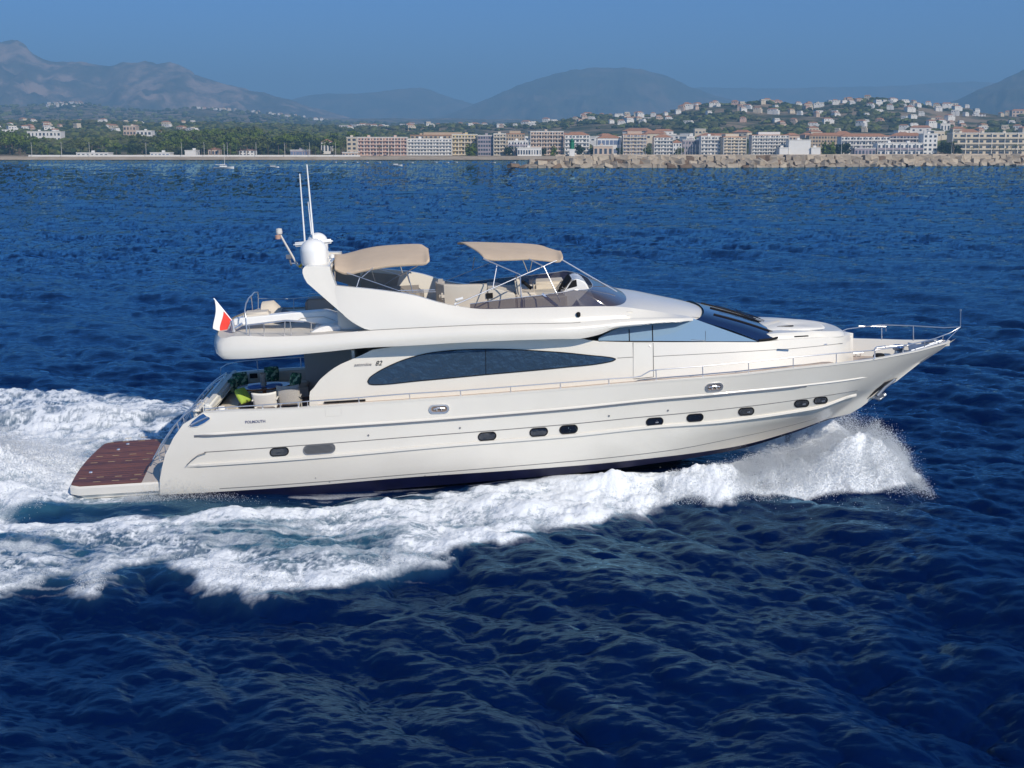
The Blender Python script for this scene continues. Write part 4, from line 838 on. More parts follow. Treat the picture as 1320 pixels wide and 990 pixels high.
g.grid([[(x, -y, z) for x, y, z in zip(xc[k], yi[k], zb[k]-.01)], [(x, -max(min(y-.05, hull_y(x, deck_z(x))-.07), 0), deck_z(x)-.01) for x, y in zip(xc[k], yi[k])]]); yp2(g, 'bow_bulwark', GEL, smooth=40)
# ---- swim platform
pz = .46
pn = TZ(91, 626, pz); pf = TZ(144, 563, pz)
n_ = 26; tt_ = np.linspace(-1, 1, n_); ax = []
for t in tt_:
    y = t*2.62; xo = np.interp(y, (-2.62, 2.62), (pn[0], pf[0]))-.16*(1-t*t)+.55*max(0, (abs(t)-.9)/.1)**2.2*.5
    ax.append((xo, y))
def ringp(inset, z, dx=0): return [(x+dx+inset, y*(1-inset/2.62), z) for x, y in ax]+[(3.2, 2.62-inset, z), (3.2, -2.62+inset, z)]
g = MB(); g.grid([ringp(.0, pz-.06), ringp(0, pz-.26), ringp(.10, pz-.31), ringp(.13, pz-.40), ringp(.55, pz-.52)], 0, True)
g.grid([ringp(.03, pz), ringp(0, pz-.06)], 0, True); g.add(ringp(.03, pz), [tuple(range(n_+2))]); g.add(ringp(.55, pz-.52), [tuple(range(n_+2))[::-1]])
plat = yp(g, 'swim_platform', GEL, smooth=35)
tn = TZ(182, 622.5, pz); tf = TZ(217, 558, pz)
g = MB(); L_ = [(x+.035, y*.985, pz+.006) for x, y in ax]
tk = L_+[(tf[0]-.0, 2.58, pz+.006), (tf[0], 2.5, pz+.006), (tn[0], -2.5, pz+.006), (tn[0], -2.58, pz+.006)]
g.poly([(x, y, z-.004) for x, y, z in tk], (0, 0, .014)); yp(g, 'teak_deck', TEAK, plat)
SLOT = mat('pale_slot_inlay', (.62, .48, .24), .6)
z8 = lambda a, b_: (80+a/6.6, 540+b_/6.6)
for a, b_ in [(175, 507), (325, 495), (480, 487), (645, 474), (295, 535), (455, 524), (612, 513), (320, 320), (458, 311), (603, 299), (748, 292), (273, 374), (420, 363), (568, 353), (715, 343), (412, 203), (545, 193), (678, 186), (820, 179), (565, 163), (700, 154), (835, 147)]:
    u, v = z8(a, b_); p = TZ(u, v, pz+.014); s_ = MB(); s_.box((p[0], p[1], pz+.013), (.21, .032, .008)); yp(s_, 'deck_slot', SLOT, plat)
for a, b_ in [(245, 457), (560, 215), (480, 262)]:
    u, v = z8(a, b_); p = TZ(u, v, pz+.014); s_ = MB(); s_.lathe((p[0], p[1], pz+.012), [(.0, .03), (.05, .03), (.06, 0)], 10); yp(s_, 'deck_socket', STEEL, plat)
# beige step area beside the transom and the quarter stair
g = MB(); g.poly([(tn[0]+.03, -2.56, pz+.004), (2.3, -2.56, pz+.004), (2.45, -2.3, pz+.004), (2.5, 2.3, pz+.004), (tf[0]+.03, 2.56, pz+.004)], (0, 0, .01)); yp(g, 'boarding_strip', mat('beige_nonslip', (.52, .46, .40), .7), plat)
for k in range(5):
    g = MB(); g.box((2.35+.24*k, -1.95, pz+.16+.30*k), (.42, .75, .30)); yp(g, 'stair_step', GEL, bevel=.03)
    g = MB(); g.box((2.35+.24*k, 1.95, pz+.16+.30*k), (.42, .75, .30)); yp(g, 'stair_step', GEL, bevel=.03)
# transom handrails
def railing(name, pts, posts, r=.017, m=STEEL, parent=None):
    g = MB(); g.tube(pts, r, 8); o = yp(g, name, m, parent, smooth=60)
    for a, b_ in posts:
        g = MB(); g.tube([a, b_], r*.85, 6); g.tube([a, (a[0], a[1], a[2]+.03)], r*1.9, 8); yp(g, 'stanchion', m, o, smooth=60)
    return o
for yy in (-2.36, -1.55, 1.55, 2.36):
    x0, x1 = 2.0, 3.45
    pts = [(x0+(x1-x0)*t, yy, pz+.62+1.5*t+.22*math.sin(math.pi*t)) for t in np.linspace(0, 1, 10)]
    railing('stair_handrail', pts, [((p[0]+.04, p[1], p[2]-.3), p) for p in (pts[1], pts[5], pts[9])], .02)
g = MB(); g.box((3.2, 0, 2.2), (.05, 2.6, .42)); yp(g, 'transom_gate_panel', GREY, bevel=.01)

# ---- cockpit
zc = sheerZ(5.0)-.78
g = MB(); g.box((5.2, 0, zc), (4.6, 5.3, .04)); yp(g, 'cockpit_floor', TEAK)
def cz(x): return float(sheerZ(x))
g = MB(); xi = np.linspace(3.3, 7.0, 20)
g.grid([[(x, -(float(sheerB(x))-.12), cz(x)) for x in xi], [(x, -(float(sheerB(x))-.30), cz(x)-.06) for x in xi], [(x, -(float(sheerB(x))-.32), zc) for x in xi]]); yp2(g, 'cockpit_lining', GREY, smooth=30)
g = MB(); g.box((3.42, 0, cz(3.4)-.4), (.16, 5.1, .86)); yp(g, 'aft_coaming', GEL, bevel=.05)
# aft bench: seat, back and end
g = MB(); g.box((3.72, 0, cz(3.7)-.02), (.26, 4.9, .34)); bench = yp(g, 'aft_bench', mat('pale_bench_vinyl', (.66, .66, .62), .6), bevel=.07, smooth=40)
g = MB(); g.box((4.05, .1, zc+.4), (.62, 4.6, .16)); yp(g, 'seat_cushion', BEIGE, bench, bevel=.05, smooth=40)
g = MB(); g.box((4.05, .1, zc+.16), (.58, 4.6, .34)); yp(g, 'bench_base', GEL, bench)
g = MB(); g.box((4.12, -2.35, zc+.62), (.34, .26, .40)); yp(g, 'arm_bolster', WCH, bench, bevel=.09, smooth=50)
g = MB(); g.box((5.1, 2.2, zc+.4), (2.0, .6, .16)); sb = yp(g, 'side_bench', BEIGE, bevel=.05, smooth=40)
g = MB(); g.box((5.1, 2.2, zc+.16), (1.96, .56, .32)); yp(g, 'bench_base', GEL, sb)
g = MB(); g.box((5.1, 2.5, zc+.62), (2.0, .16, .36)); yp(g, 'backrest', BEIGE, sb, bevel=.05, smooth=40)
# near and far cockpit rails
def side_rail(pxs, posts, yf, hgt=None):
    pass
near = [Tf(u, v, lambda x, z: float(sheerB(x))-.10) for u, v in ((264, 527), (300, 524.5), (340, 522), (380, 519), (400, 517), (440, 514.5), (480, 511), (526, 507.5))]
po = []
for u in (291.5, 339, 362, 385, 397, 463):
    a = Tf(u, np.interp(u, (264, 380, 526), (533, 527, 516.5)), lambda x, z: float(sheerB(x))-.10)
    xx = a[0]; zt = np.interp(xx, [p[0] for p in near], [p[2] for p in near]); po.append(((xx, a[1], float(sheerZ(xx))), (xx, a[1], zt)))
railing('cockpit_rail', near, po)
near = [Tf(u, v, lambda x, z: float(sheerB(x))-.10) for u, v in ((400, 517), (463, 512.5), (528, 507.5), (594, 503.5), (658, 498.5), (722, 493.5), (785, 488.5), (815, 486.5), (826, 485), (838, 478), (849, 476.5), (860, 475.5), (906, 472), (965, 466.5), (1022, 460.5), (1078, 455.5), (1128, 451.5))]
po = []
for u in (528.5, 594, 658.5, 722.5, 785, 846, 906, 965, 1022.5, 1078, 1128):
    k = np.interp(u, (528, 720, 845, 1020, 1127), (516, 502.5, 491.5, 475, 462.5)); a = Tf(u, k, lambda x, z: float(sheerB(x))-.10); xx = a[0]
    zt = float(np.interp(xx, [p[0] for p in near], [p[2] for p in near])); yt = float(np.interp(xx, [p[0] for p in near], [p[1] for p in near])); po.append(((xx, a[1], float(sheerZ(xx))), (xx, yt, zt)))
railing('side_rail', near, po)
NEAR_RAIL = near
# the same rail on the far side (mirror of the near line)
railing('side_rail', [(p[0], -p[1], p[2]) for p in near], [((a[0], -a[1], a[2]), (b_[0], -b_[1], b_[2])) for a, b_ in po])
fr_ = [TX(u, v, x) for u, v, x in ()]
xx = np.linspace(3.25, 7.3, 12)
fp = [(3.22, 2.55, cz(3.25)+.0), (3.25, 2.56, cz(3.25)+.22), (3.45, 2.6, cz(3.4)+.33)]+[(x, float(sheerB(x))-.1, cz(x)+.36) for x in np.linspace(3.8, 7.4, 8)]
railing('cockpit_rail', fp, [((x, float(sheerB(x))-.1, cz(x)), (x, float(sheerB(x))-.1, cz(x)+.36)) for x in (4.4, 5.8, 7.2)])
# pulpit round the bow
tipx = 26.15; top = TX(1238, 422, 26.45); top = T(1238, 421.5, 0)
pr = [NEAR_RAIL[-1]]+[Tf(u, v, lambda x, z: max(float(sheerB(min(x, 26.1)))-.02, .02)) for u, v in ((1140, 449.5), (1160, 446.5), (1182, 442), (1205, 436.5), (1225, 429))]+[top]
far = [top]+[(x, max(float(sheerB(x))-.05, .02)+.03, z) for x, z in ((26.0, top[2]-.02), (25.2, top[2]-.0), (24.3, top[2]+.0), (23.4, NEAR_RAIL[-1][2]+.08))]+[(NEAR_RAIL[-1][0]-.2, -NEAR_RAIL[-1][1], NEAR_RAIL[-1][2])]
pp = []
for x in (24.35, 25.2): pp.append(((x, float(sheerB(x))-.06, float(sheerZ(x))), (x, float(sheerB(x))-.03, top[2])))
for x in (24.3, 25.1, 25.8): pp.append(((x, -(float(sheerB(x))-.06), float(sheerZ(x))), (x, -float(sheerB(x)), float(np.interp(x, [p[0] for p in pr], [p[2] for p in pr])))))
pp.append(((26.0, 0, float(sheerZ(26.0))), top))
railing('pulpit_rail', pr, pp); railing('pulpit_rail', far, [])
pl = T(1236, 401, 0); g = MB(); g.tube([top, (top[0], 0, pl[2])], .012, 6); g.tube([(top[0], 0, pl[2]), (top[0], 0, pl[2]+.05)], .03, 6); yp(g, 'jackstaff', STEEL)

# ---- main deck house
hb = B((6.0, 2.50), (10, 2.52), (14, 2.50), (17, 2.42), (19, 2.22), (20.5, 1.95), (21.6, 1.6), (22.4, 1.15), (22.9, .65), (23.15, .05))
ht = lambda x: hb(x)-.05-.21*smooth(14, 19, np.asarray(x, float))
def hz0(x): return deck_z(x)-.03
topz_px = [(451, 464), (520, 455), (600, 447), (700, 440), (775, 440), (841, 441), (901, 441), (950, 440.8), (985, 440.5), (1000, 439), (1040, 436.5), (1080, 434), (1107, 433), (1122, 434.5)]
tp = [Tf(u, v, lambda x, z: float(ht(x))) for u, v in topz_px]; tp[-1] = T(1127, 437, -.1)
HZ = pch([(3.0, tp[0][2]+.3)]+[(p[0], p[2]+(.22 if p[0] < 14.3 else 0)) for p in tp[:-1]]+[(tp[-1][0]-.3, tp[-2][2]-.06), (tp[-1][0]+.05, tp[-2][2]-.34), (30, tp[-1][2]-.5)])
XE = 23.12
def house_y(x, z):
    a, b_ = hz0(x), float(HZ(x)); t = (z-a)/max(b_-a, .1); return float(hb(x))+(float(ht(x))-float(hb(x)))*min(max(t, 0), 1.1)
aft_px = [(399, 528), (399, 505), (402, 503), (413, 488.5), (428, 476), (442, 468), (452, 464), (464, 459), (480, 453)]
ap = [T(u, v, -2.48) for u, v in aft_px]; tz = [(p[2], p[0]) for p in ap]
rowsH = []
for t in np.linspace(0, 1, 15):
    r = []; 
    xa = 6.9+0
    z_ = hz0(7.2)+(float(HZ(8))-hz0(7.2))*t; xa = float(np.interp(z_, [q[0] for q in tz], [q[1] for q in tz]))
    for s in np.linspace(0, 1, 110):
        s2 = s+(0.14*math.sin(math.pi*s)); x = xa+(XE-xa)*s2; a, b_ = hz0(x), float(HZ(x)); z = a+(b_-a)*t
        yy = max(float(hb(x))*(1-t)+float(ht(x))*t, .02)
        if x > 22.3: yy *= math.sqrt(max(0.0, 1-((x-22.3)/(XE-22.3))**2))
        r.append((x, -yy, z))
    rowsH.append(r)
g = MB(); g.grid(rowsH); g.mirror(); house = yp(g, 'deckhouse', GEL, smooth=30, weld=True)
# inner faces of the aft wings and bulkhead with saloon door
g = MB(); g.box((8.0, 0, zc+1.1), (.08, 4.55, 2.2)); bk = yp(g, 'aft_bulkhead', GREY)
g = MB(); g.box((7.95, .2, zc+1.0), (.03, 2.6, 1.9)); yp(g, 'saloon_door', DGLASS, bk)
g = MB(); g.box((7.0, 2.25, zc+1.1), (2.0, .06, 2.1)); yp(g, 'wing_lining', GREY, bk)
# foredeck top of the trunk
xt = np.linspace(18.0, XE, 60); g = MB()
tr = []
for t in np.linspace(0, 1, 13):
    r = []
    for x in xt:
        yy = max(float(ht(x)), .02)
        if x > 22.3: yy *= math.sqrt(max(0.0, 1-((x-22.3)/(XE-22.3))**2))
        c = 1-(2*t-1)**2; r.append((x, yy*(2*t-1), float(HZ(x))+.05*c))
    tr.append(r)
g.grid(tr); yp(g, 'foredeck', GEL, smooth=30)
# raised oval plateau on the foredeck
def oval_top(xa, xb, k, dz0, dz1, name, m, n=40):
    ring = []
    for q in range(n*2):
        t = math.pi*q/n; c, s = math.cos(t), math.sin(t); xm, L = (xa+xb)/2, (xb-xa)/2
        x = xm+L*abs(c)**.75*(1 if c > 0 else -1); y = k*float(ht(min(xm+L*.4, max(x, xa))))*abs(s)**.75*(1 if s > 0 else -1); ring.append((x, y))
    g = MB(); o = []
    for ins, dz in ((0, dz0), (.02, dz0+.6*(dz1-dz0)), (.07, dz1), (.5, dz1+.015), (1, dz1+.02)):
        o.append([((xa+xb)/2+(x-(xa+xb)/2)*(1-ins*.999), y*(1-ins*.999), float(HZ(x))+dz) for x, y in ring])
    g.grid(o, 0, True); return yp(g, name, m, smooth=35)
oval_top(18.9, 22.8, .93, .0, .17, 'foredeck_plateau', GEL)
oval_top(19.7, 22.2, .6, .15, .215, 'sunpad', mat('pale_sunpad_vinyl', (.70, .69, .65), .6))
for u, v, l in ((1012, 420.5, .5), (1033, 433.5, .4)):
    p = TZ(u, v, float(HZ(20))+.21); g = MB(); g.box((p[0], p[1], p[2]), (l, .07, .025)); yp(g, 'deck_hatch_handle', BLACK)
# crease along the house side, its shade painted as a dark line
def side_line(px, name, m, r=.008, off=.004, yf=house_y):
    P = []
    for (u0, v0), (u1, v1) in zip(px[:-1], px[1:]):
        for k in range(8): P.append(Tf(u0+(u1-u0)*k/8, v0+(v1-v0)*k/8, yf, off))
    g = MB(); g.tube(P, r, 5); return yp2(g, name, m)
side_line([(796, 461.5), (820, 460), (845, 459.3), (930, 455), (1020, 449.5), (1061, 445.5), (1090, 442)], 'house_crease', GROOVE)
side_line([(1062, 444.5), (1066, 444)], 'vent', STEEL, .03)
# arch window, ten panes wide but one sheet with two seams
def traced_panel(top, bot, yf, off, name, m, n=60, parent=None, rim=True):
    U0, U1 = top[0][0], top[-1][0]; ft = pch(top); fb = pch(bot); A = []; Bt = []; rowsP = []
    us = U0+(U1-U0)*(.5-.5*np.cos(np.pi*np.linspace(0, 1, n)))
    for t in np.linspace(0, 1, 7): rowsP.append([Tf(u, float(fb(u))*(1-t)+float(ft(u))*t, yf, off) for u in us])
    g = MB(); g.grid(rowsP); o = yp(g, name, m, parent, smooth=60)
    if rim:
        g = MB(); loop = rowsP[0]+rowsP[-1][::-1]; g.tube(loop+[loop[0]], .014, 6); yp(g, 'window_seal', BLACK, o)
    return o
arch_t = [(474, 491.5), (476, 487.5), (480, 484), (502, 471.5), (526, 462), (557.6, 454.5), (594, 451), (632.7, 450), (720, 454), (760, 458), (789, 461.2), (793.5, 462.6)]
arch_b = [(474, 491.8), (476, 495), (482, 496), (540, 491), (625.5, 483), (720, 474.3), (789, 465.6), (793.5, 463.4)]
aw = traced_panel(arch_t, arch_b, house_y, .012, 'arch_window', SGLASS)
for u in (626,):
    g = MB(); g.tube([Tf(u, 450.8, house_y, .02), Tf(u+.5, 482, house_y, .02)], .008, 5); yp(g, 'seam', BLACK, aw)
# gate panel (door) in the side and locker outlines
def frame_line(px, name): 
    P = []
    for (u0, v0), (u1, v1) in zip(px, px[1:]+px[:1]):
        for k in range(5): P.append(Tf(u0+(u1-u0)*k/5, v0+(v1-v0)*k/5, house_y, .006))
    g = MB(); g.tube(P+[P[0]], .009, 5); return g
dr = traced_panel([(816.5, 441.5), (841.5, 442)], [(817.5, 488), (842, 485.5)], house_y, .018, 'side_door', GEL, n=6, rim=False)
yp(frame_line([(816, 441.5), (842, 442), (842.5, 485.8), (817.5, 488.5)], 'x'), 'door_seal', GROOVE, dr)
g = MB(); g.tube([Tf(837, 446, house_y, .03), Tf(838.5, 446, house_y, .03)], .02, 6); yp(g, 'door_handle', STEEL, dr)
def hull_frame(px):
    P = []
    for (u0, v0), (u1, v1) in zip(px, px[1:]+px[:1]):
        for k in range(4): P.append(Tf(u0+(u1-u0)*k/4, v0+(v1-v0)*k/4, hull_y, .002))
    g = MB(); g.tube(P+[P[0]], .005, 4); return g
yp(hull_frame([(419, 524.5), (440, 523), (440, 536), (420, 537)]), 'locker_seam', GREY)
g = MB(); g.tube([Tf(418, 519, house_y, .03), Tf(471, 515.8, house_y, .03)], .03, 8); yp(g, 'side_vent', BLACK)

# ---- pilothouse glazing
win_top = [(771.5, 436.5), (780, 433), (797, 427.5), (811, 424), (841, 419), (870, 416.7), (905, 415)]
ph_b = lambda x: float(ht(x))
roofZ = None
zA = T(841, 441, -2.1)[2]
def ph_y(x, z):                   # glass leaning in towards the roof
    return float(ht(x))-.01-.75*max(z-float(HZ(x)), -0.05)
def phrow(t, n=50):
    out = []
    for s in np.linspace(0, 1, n):
        ub = 771.5+(978-771.5)*s; ut = 771.5+(906-771.5)*s
        vb = 439.8+1.0*s; vt = float(pch(win_top)(ut)); u = ub+(ut-ub)*t; v = vb+(vt-vb)*t
        out.append(Tf(u, v, ph_y, 0))
    return out
PR = [phrow(t) for t in np.linspace(0, 1, 8)]
g = MB(); g.grid(PR+[phrow(1.25)]); pw = yp(g, 'pilothouse_window', PGLASS, smooth=60)
g = MB(); g.tube(PR[0], .016, 6); yp(g, 'window_seal', BLACK, pw)
for s in (.335, .455):
    g = MB(); k = int(s*49); a = PR[0][int(k*.66)]; 
for ub, ut in ((811.5, 811), (841.5, 841)):
    g = MB(); g.tube([Tf(ub, 440, ph_y, .012), Tf(ut, float(pch(win_top)(ut))+.5, ph_y, .012)], .014, 6); yp(g, 'mullion', BLACK, pw)
g = MB(); g.tube([Tf(891, 438, ph_y, .008), Tf(909.5, 439, ph_y, .008), Tf(909.5, 427, ph_y, .008)], .007, 5); yp(g, 'opening_pane_seam', mat('window_seam_grey', (.10, .13, .17), .4), pw)
g = MB(); g.grid([[(x, -y, z) for x, y, z in r] for r in PR]); yp(g, 'pilothouse_window', PGLASS, smooth=60)
# windscreen: ruled between the roof edge and the foredeck
wb = PR[0][-1]; wt = PR[-1][-1]
cb = T(1001, 438.5, -.3); ct = T(917.5, 404.5, -.3)
rowsW = []
for q in np.linspace(0, 1, 9):
    r = []
    for s in np.linspace(-1, 1, 41):
        c = math.sqrt(max(0, 1-abs(s)**2.6)); 
        xb_ = wb[0]+(cb[0]+.15-wb[0])*c; xt_ = wt[0]+(ct[0]-wt[0])*c*1.0
        yb_ = wb[1]*-s*(-1); zb_ = float(HZ(xb_))+.03; zt_ = wt[2]+(.12)*c
        r.append((xb_+(xt_-xb_)*q, (wb[1]+(wt[1]-wb[1])*q)*-s, zb_+(zt_-zb_)*q+.04*math.sin(math.pi*q)))
    rowsW.append(r)
g = MB(); g.grid(rowsW+[[(a[0]+(a[0]-b_[0])*1.1, a[1]+(a[1]-b_[1])*1.1, a[2]+(a[2]-b_[2])*1.1) for a, b_ in zip(rowsW[-1], rowsW[-2])]]); ws = yp(g, 'windscreen', WGLASS, smooth=60)
for s in (-13, 0, 13):
    g = MB(); g.tube([(p[20+s][0]+.01, p[20+s][1], p[20+s][2]+.01) for p in rowsW], .03, 6); yp(g, 'mullion', BLACK, ws)
g = MB(); g.tube([(x+.01, y, z+.02) for x, y, z in rowsW[0]], .035, 6); yp(g, 'lower_seal', BLACK, ws)
for s in (4, 12):
    g = MB(); p0 = rowsW[0][20+s]; p1 = rowsW[5][20+s-2]; g.tube([(p0[0]+.08, p0[1], p0[2]+.05), (p1[0]+.06, p1[1], p1[2]+.09)], .009, 6)
    p2 = rowsW[2][20+s-5]; p3 = rowsW[7][20+s-4]; g.tube([(p2[0]+.05, p2[1], p2[2]+.06), (p3[0]+.05, p3[1], p3[2]+.06)], .008, 6); yp(g, 'wiper', mat('matte_black', (.01, .01, .012), .95, spec=.1), ws)

# ---- upper deck edge (long bulging band), soffit and deck
XN = T(918.5, 407, 0)[0]
lb = B((3.9, 2.2), (4.3, 2.55), (5.5, 2.78), (8, 2.92), (11, 2.96), (13.5, 2.90), (15.5, 2.62), (17, 2.28), (18, 1.85), (18.6, 1.35))
def nose(Bf, xe, p=.5, k=1.35):
    return lambda x: max(0.0, min(float(Bf(x)), k*max(xe-x, 0)**p+.5*max(xe-x, 0)))
Lb = nose(lb, XN-.06)
L_px = [(290, 463), (311, 462.7), (345, 460.5), (411, 454.5), (477.6, 448), (540, 445), (574.5, 442.8), (656, 439), (720, 437), (748, 436.5), (770, 432), (797, 422.5), (811, 421), (841, 417.6), (880, 415), (901, 413.8), (916, 411.5)]
M_px = [(284, 450), (300, 449.5), (345, 448), (411, 443), (482, 436.5), (574.5, 430), (656, 426.5), (730, 424), (770, 421), (797, 417), (841, 413.8), (880, 411.8), (901, 411), (917, 409.5)]
G_px = [(290, 436), (300, 433.5), (318, 433), (345, 434), (393, 432.7), (430, 430), (482, 425.5), (600, 419.5), (720, 416.6), (741, 416), (797, 411), (841, 409.5), (880, 409), (901, 409), (917, 408)]
def tracez(px, yf, ends=None):
    P = [Tf(u, v, lambda x, z: yf(x)) for u, v in px]
    xs_ = [p[0] for p in P]; out = []
    for p in P:
        if not out or p[0] > out[-1][0]+.02: out.append((p[0], p[2]))
    return pch(out), out[0][0], out[-1][0]
gb = lambda x: max(0.0, Lb(x)-.13); mb_ = lambda x: Lb(x)+.04*(Lb(x) > .2)
zL, xL0, _ = tracez(L_px, Lb); zM, xM0, _ = tracez(M_px, mb_); zG, xG0, _ = tracez(G_px, gb)
XB = max(T(284, 450, -2.2)[0], 3.5)
def band_row(zf, yf, x0, n=130, inset=0):
    out = []
    for s in np.linspace(0, 1, n):
        x = x0+(XN-x0)*(s+.10*math.sin(math.pi*s)); y = yf(x)-inset
        out.append((x, -max(y, 0), float(zf(x))))
    return out
rL = band_row(zL, Lb, XB+.14); rLi = band_row(lambda x: zL(x)+.01, lambda x: Lb(x)-.22, XB+.30); rM = band_row(zM, mb_, XB); rG = band_row(zG, gb, XB+.12)
rM1 = [tuple((np.array(a)*.5+np.array(b_)*.5+np.array([-.05 if i < 3 else 0, -.035 if a[1] < -.3 else 0, -.015]))) for i, (a, b_) in enumerate(zip(rL, rM))]
rM2 = [tuple((np.array(a)*.5+np.array(b_)*.5+np.array([-.03 if i < 3 else 0, -.03 if a[1] < -.3 else 0, .015]))) for i, (a, b_) in enumerate(zip(rG, rM))]
def sternarc(r, bulge=.42, n=12):
    x0, y0, z0 = r[0]; return [(x0-bulge*(1-t**2)**.8*1.0+0, y0*t, z0) for t in np.linspace(0, 1, n)][:-1]
g = MB(); g.grid([sternarc(r)+r for r in (rLi, rL, rM1, rM, rM2, rG)]); g.mirror(); ud = yp(g, 'upper_deck_edge', GEL, smooth=45, weld=True)
def cross(r, dz=0, n=9, crown=0): return [[(p[0], p[1]*(1-2*t), p[2]+dz+crown*(1-(2*t-1)**2)) for p in r] for t in np.linspace(0, 1, n)]
full = lambda r: sternarc(r)+r
g = MB(); g.grid(cross(full(rLi))); yp(g, 'soffit', GEL, smooth=30)
cut = [p for p in full(rG) if p[0] < 15.8]
g = MB(); g.grid(cross([(p[0], p[1]+.02 if p[1] < -.1 else p[1], p[2]-.05) for p in cut])); yp(g, 'upper_deck', mat('pale_deck_nonslip', (.56, .53, .48), .7, var=.04))
g = MB(); g.tube([(p[0], p[1]-.004, p[2]) for p in rG if p[0] > 8.2 and p[0] < 14.6], .011, 5); yp2(g, 'moulding_groove', GROOVE)

# ---- flybridge coaming (with the raked arch legs) and roof
cbf = B((6.0, 1.75), (7.0, 1.95), (8, 2.25), (9.5, 2.45), (11.5, 2.50), (14, 2.38), (15.4, 2.18), (16.5, 1.98), (17.5, 1.68), (18.3, 1.25), (18.7, .85))
Cb = lambda x: max(0.0, min(float(cbf(x)), nose(cbf, XN-.02)(x)))
C_px = [(431, 368), (450, 370), (485.5, 373.7), (532, 380.5), (562, 389), (586, 394.5), (625, 398.5), (670, 397.5), (717.6, 396), (792, 395), (830, 399), (870, 405), (900, 409.2), (916, 408.5)]
P = [Tf(u, v, lambda x, z: Cb(x)) for u, v in C_px]; o_ = []
for p in P:
    if not o_ or p[0] > o_[-1][0]+.02: o_.append((p[0], p[2]))
zC = pch(o_); XC0 = o_[0][0]
def arch_y(x, z):                 # coaming side surface incl. arch leg: leans in with height
    x = max(x, XC0); zg = float(zG(x)); top = max(float(zC(max(x, XC0))), zg+.3); t = (z-zg)/(top-zg); yg = gb(x)
    yc = Cb(max(x, XC0)); y = yg+(yc-yg)*min(t, 1.0)+.07*math.sin(math.pi*min(max(t, 0), 1))
    if z > top: y -= .42*(z-top)
    return y
bnd = [Tf(u, v, arch_y) for u, v in [(482.6, 426.5), (470, 424), (456, 415.5), (445, 407), (438, 399), (434, 385), (431, 368)]]
bz_ = [p[2] for p in bnd]; bx_ = [p[0] for p in bnd]
rc = []
for t in np.linspace(0, 1, 15):
    r = []; z0_ = float(zG(8.6)); z1_ = float(zC(XC0)); xa_t = float(np.interp(z0_+(z1_-z0_)*t, bz_, bx_)); xsC = np.linspace(xa_t, XN, 120)
    for x in xsC:
        zg, zc_ = float(zG(x)), float(zC(x)); zz = zg+(max(zc_, zg+.005)-zg)*t; yg = gb(x)-.005; yc = Cb(x)
        r.append((x, -(yg+(yc-yg)*t+.07*math.sin(math.pi*t)*(yc > .3)*(x < 16)), zz))
    rc.append(r)
thk = .16
inn = [[(x, min(y+thk, -.0), z) for x, y, z in rc[-1]], [(x, min(y+thk+.03, 0), float(zG(x))-.04) for x, y, z in rc[-1]]]
k_ = [i for i, x in enumerate(xsC) if x < 15.0]
g = MB(); g.grid(rc); g.mirror(); coam = yp(g, 'flybridge_coaming', GEL, smooth=40)
g = MB(); g.grid([[r[i] for i in k_] for r in (rc[-1], inn[0], inn[1])]); yp2(g, 'inner_coaming', GEL, coam, smooth=40)
# arch leg: polygon traced on the leaning side surface, extruded inwards
leg_px = [(437, 400.5), (419, 385), (403, 371), (396, 365), (392, 358), (390, 352), (390.5, 346), (393, 344), (425, 344), (426.5, 352), (430, 361), (432, 368), (440, 370), (441, 403)]
def leg_y(x, z): 
    zg = float(zG(8.2)); return 2.72-.28*max(z-zg, 0)
XC = [p for p in leg_px]
LP = [Tf(u, v, lambda x, z: arch_y(x, z)-.004) for u, v in leg_px]
leg_y = arch_y
la = [(482.6, 426.5), (470, 424), (456, 415.5), (441, 404), (419, 385), (403, 371), (396, 365), (392, 358), (390, 352), (390.2, 347), (393, 343.5)]
lb2 = [(484, 426), (476, 422), (466, 413), (456, 404), (446, 390), (437, 377), (433.5, 370), (430, 361), (427, 353), (425.5, 347), (425, 343.5)]
lr = []
for (ua, va), (ub, vb) in zip(la, lb2): lr.append([Tf(ua+(ub-ua)*t, va+(vb-va)*t, lambda x, z: arch_y(x, z)-(.006 if t > .5 else 0)) for t in np.linspace(0, 1, 9)])
li = [[(x+.03*(1-i/8), y+.34, z) for i, (x, y, z) in enumerate(r)] for r in lr]
g = MB(); g.grid(lr); g.grid(li); g.grid([[r[0] for r in lr], [r[0] for r in li]]); g.grid([[r[-1] for r in lr], [r[-1] for r in li]]); g.grid([lr[-1], li[-1]])
leg = yp2(g, 'radar_arch', GEL, smooth=35, weld=True)
at = T(408, 348, -1.6)
g = MB(); zt = Tf(408, 346, leg_y)[2]; ytop = leg_y(0, zt)+.02
xa_, xb_ = Tf(391, 352, leg_y)[0], Tf(425, 350, leg_y)[0]
g.box(((xa_+xb_)/2, 0, zt-.12), (xb_-xa_, 2*ytop-.1, .22)); yp(g, 'arch_crossbeam', GEL, leg, bevel=.06, smooth=40)
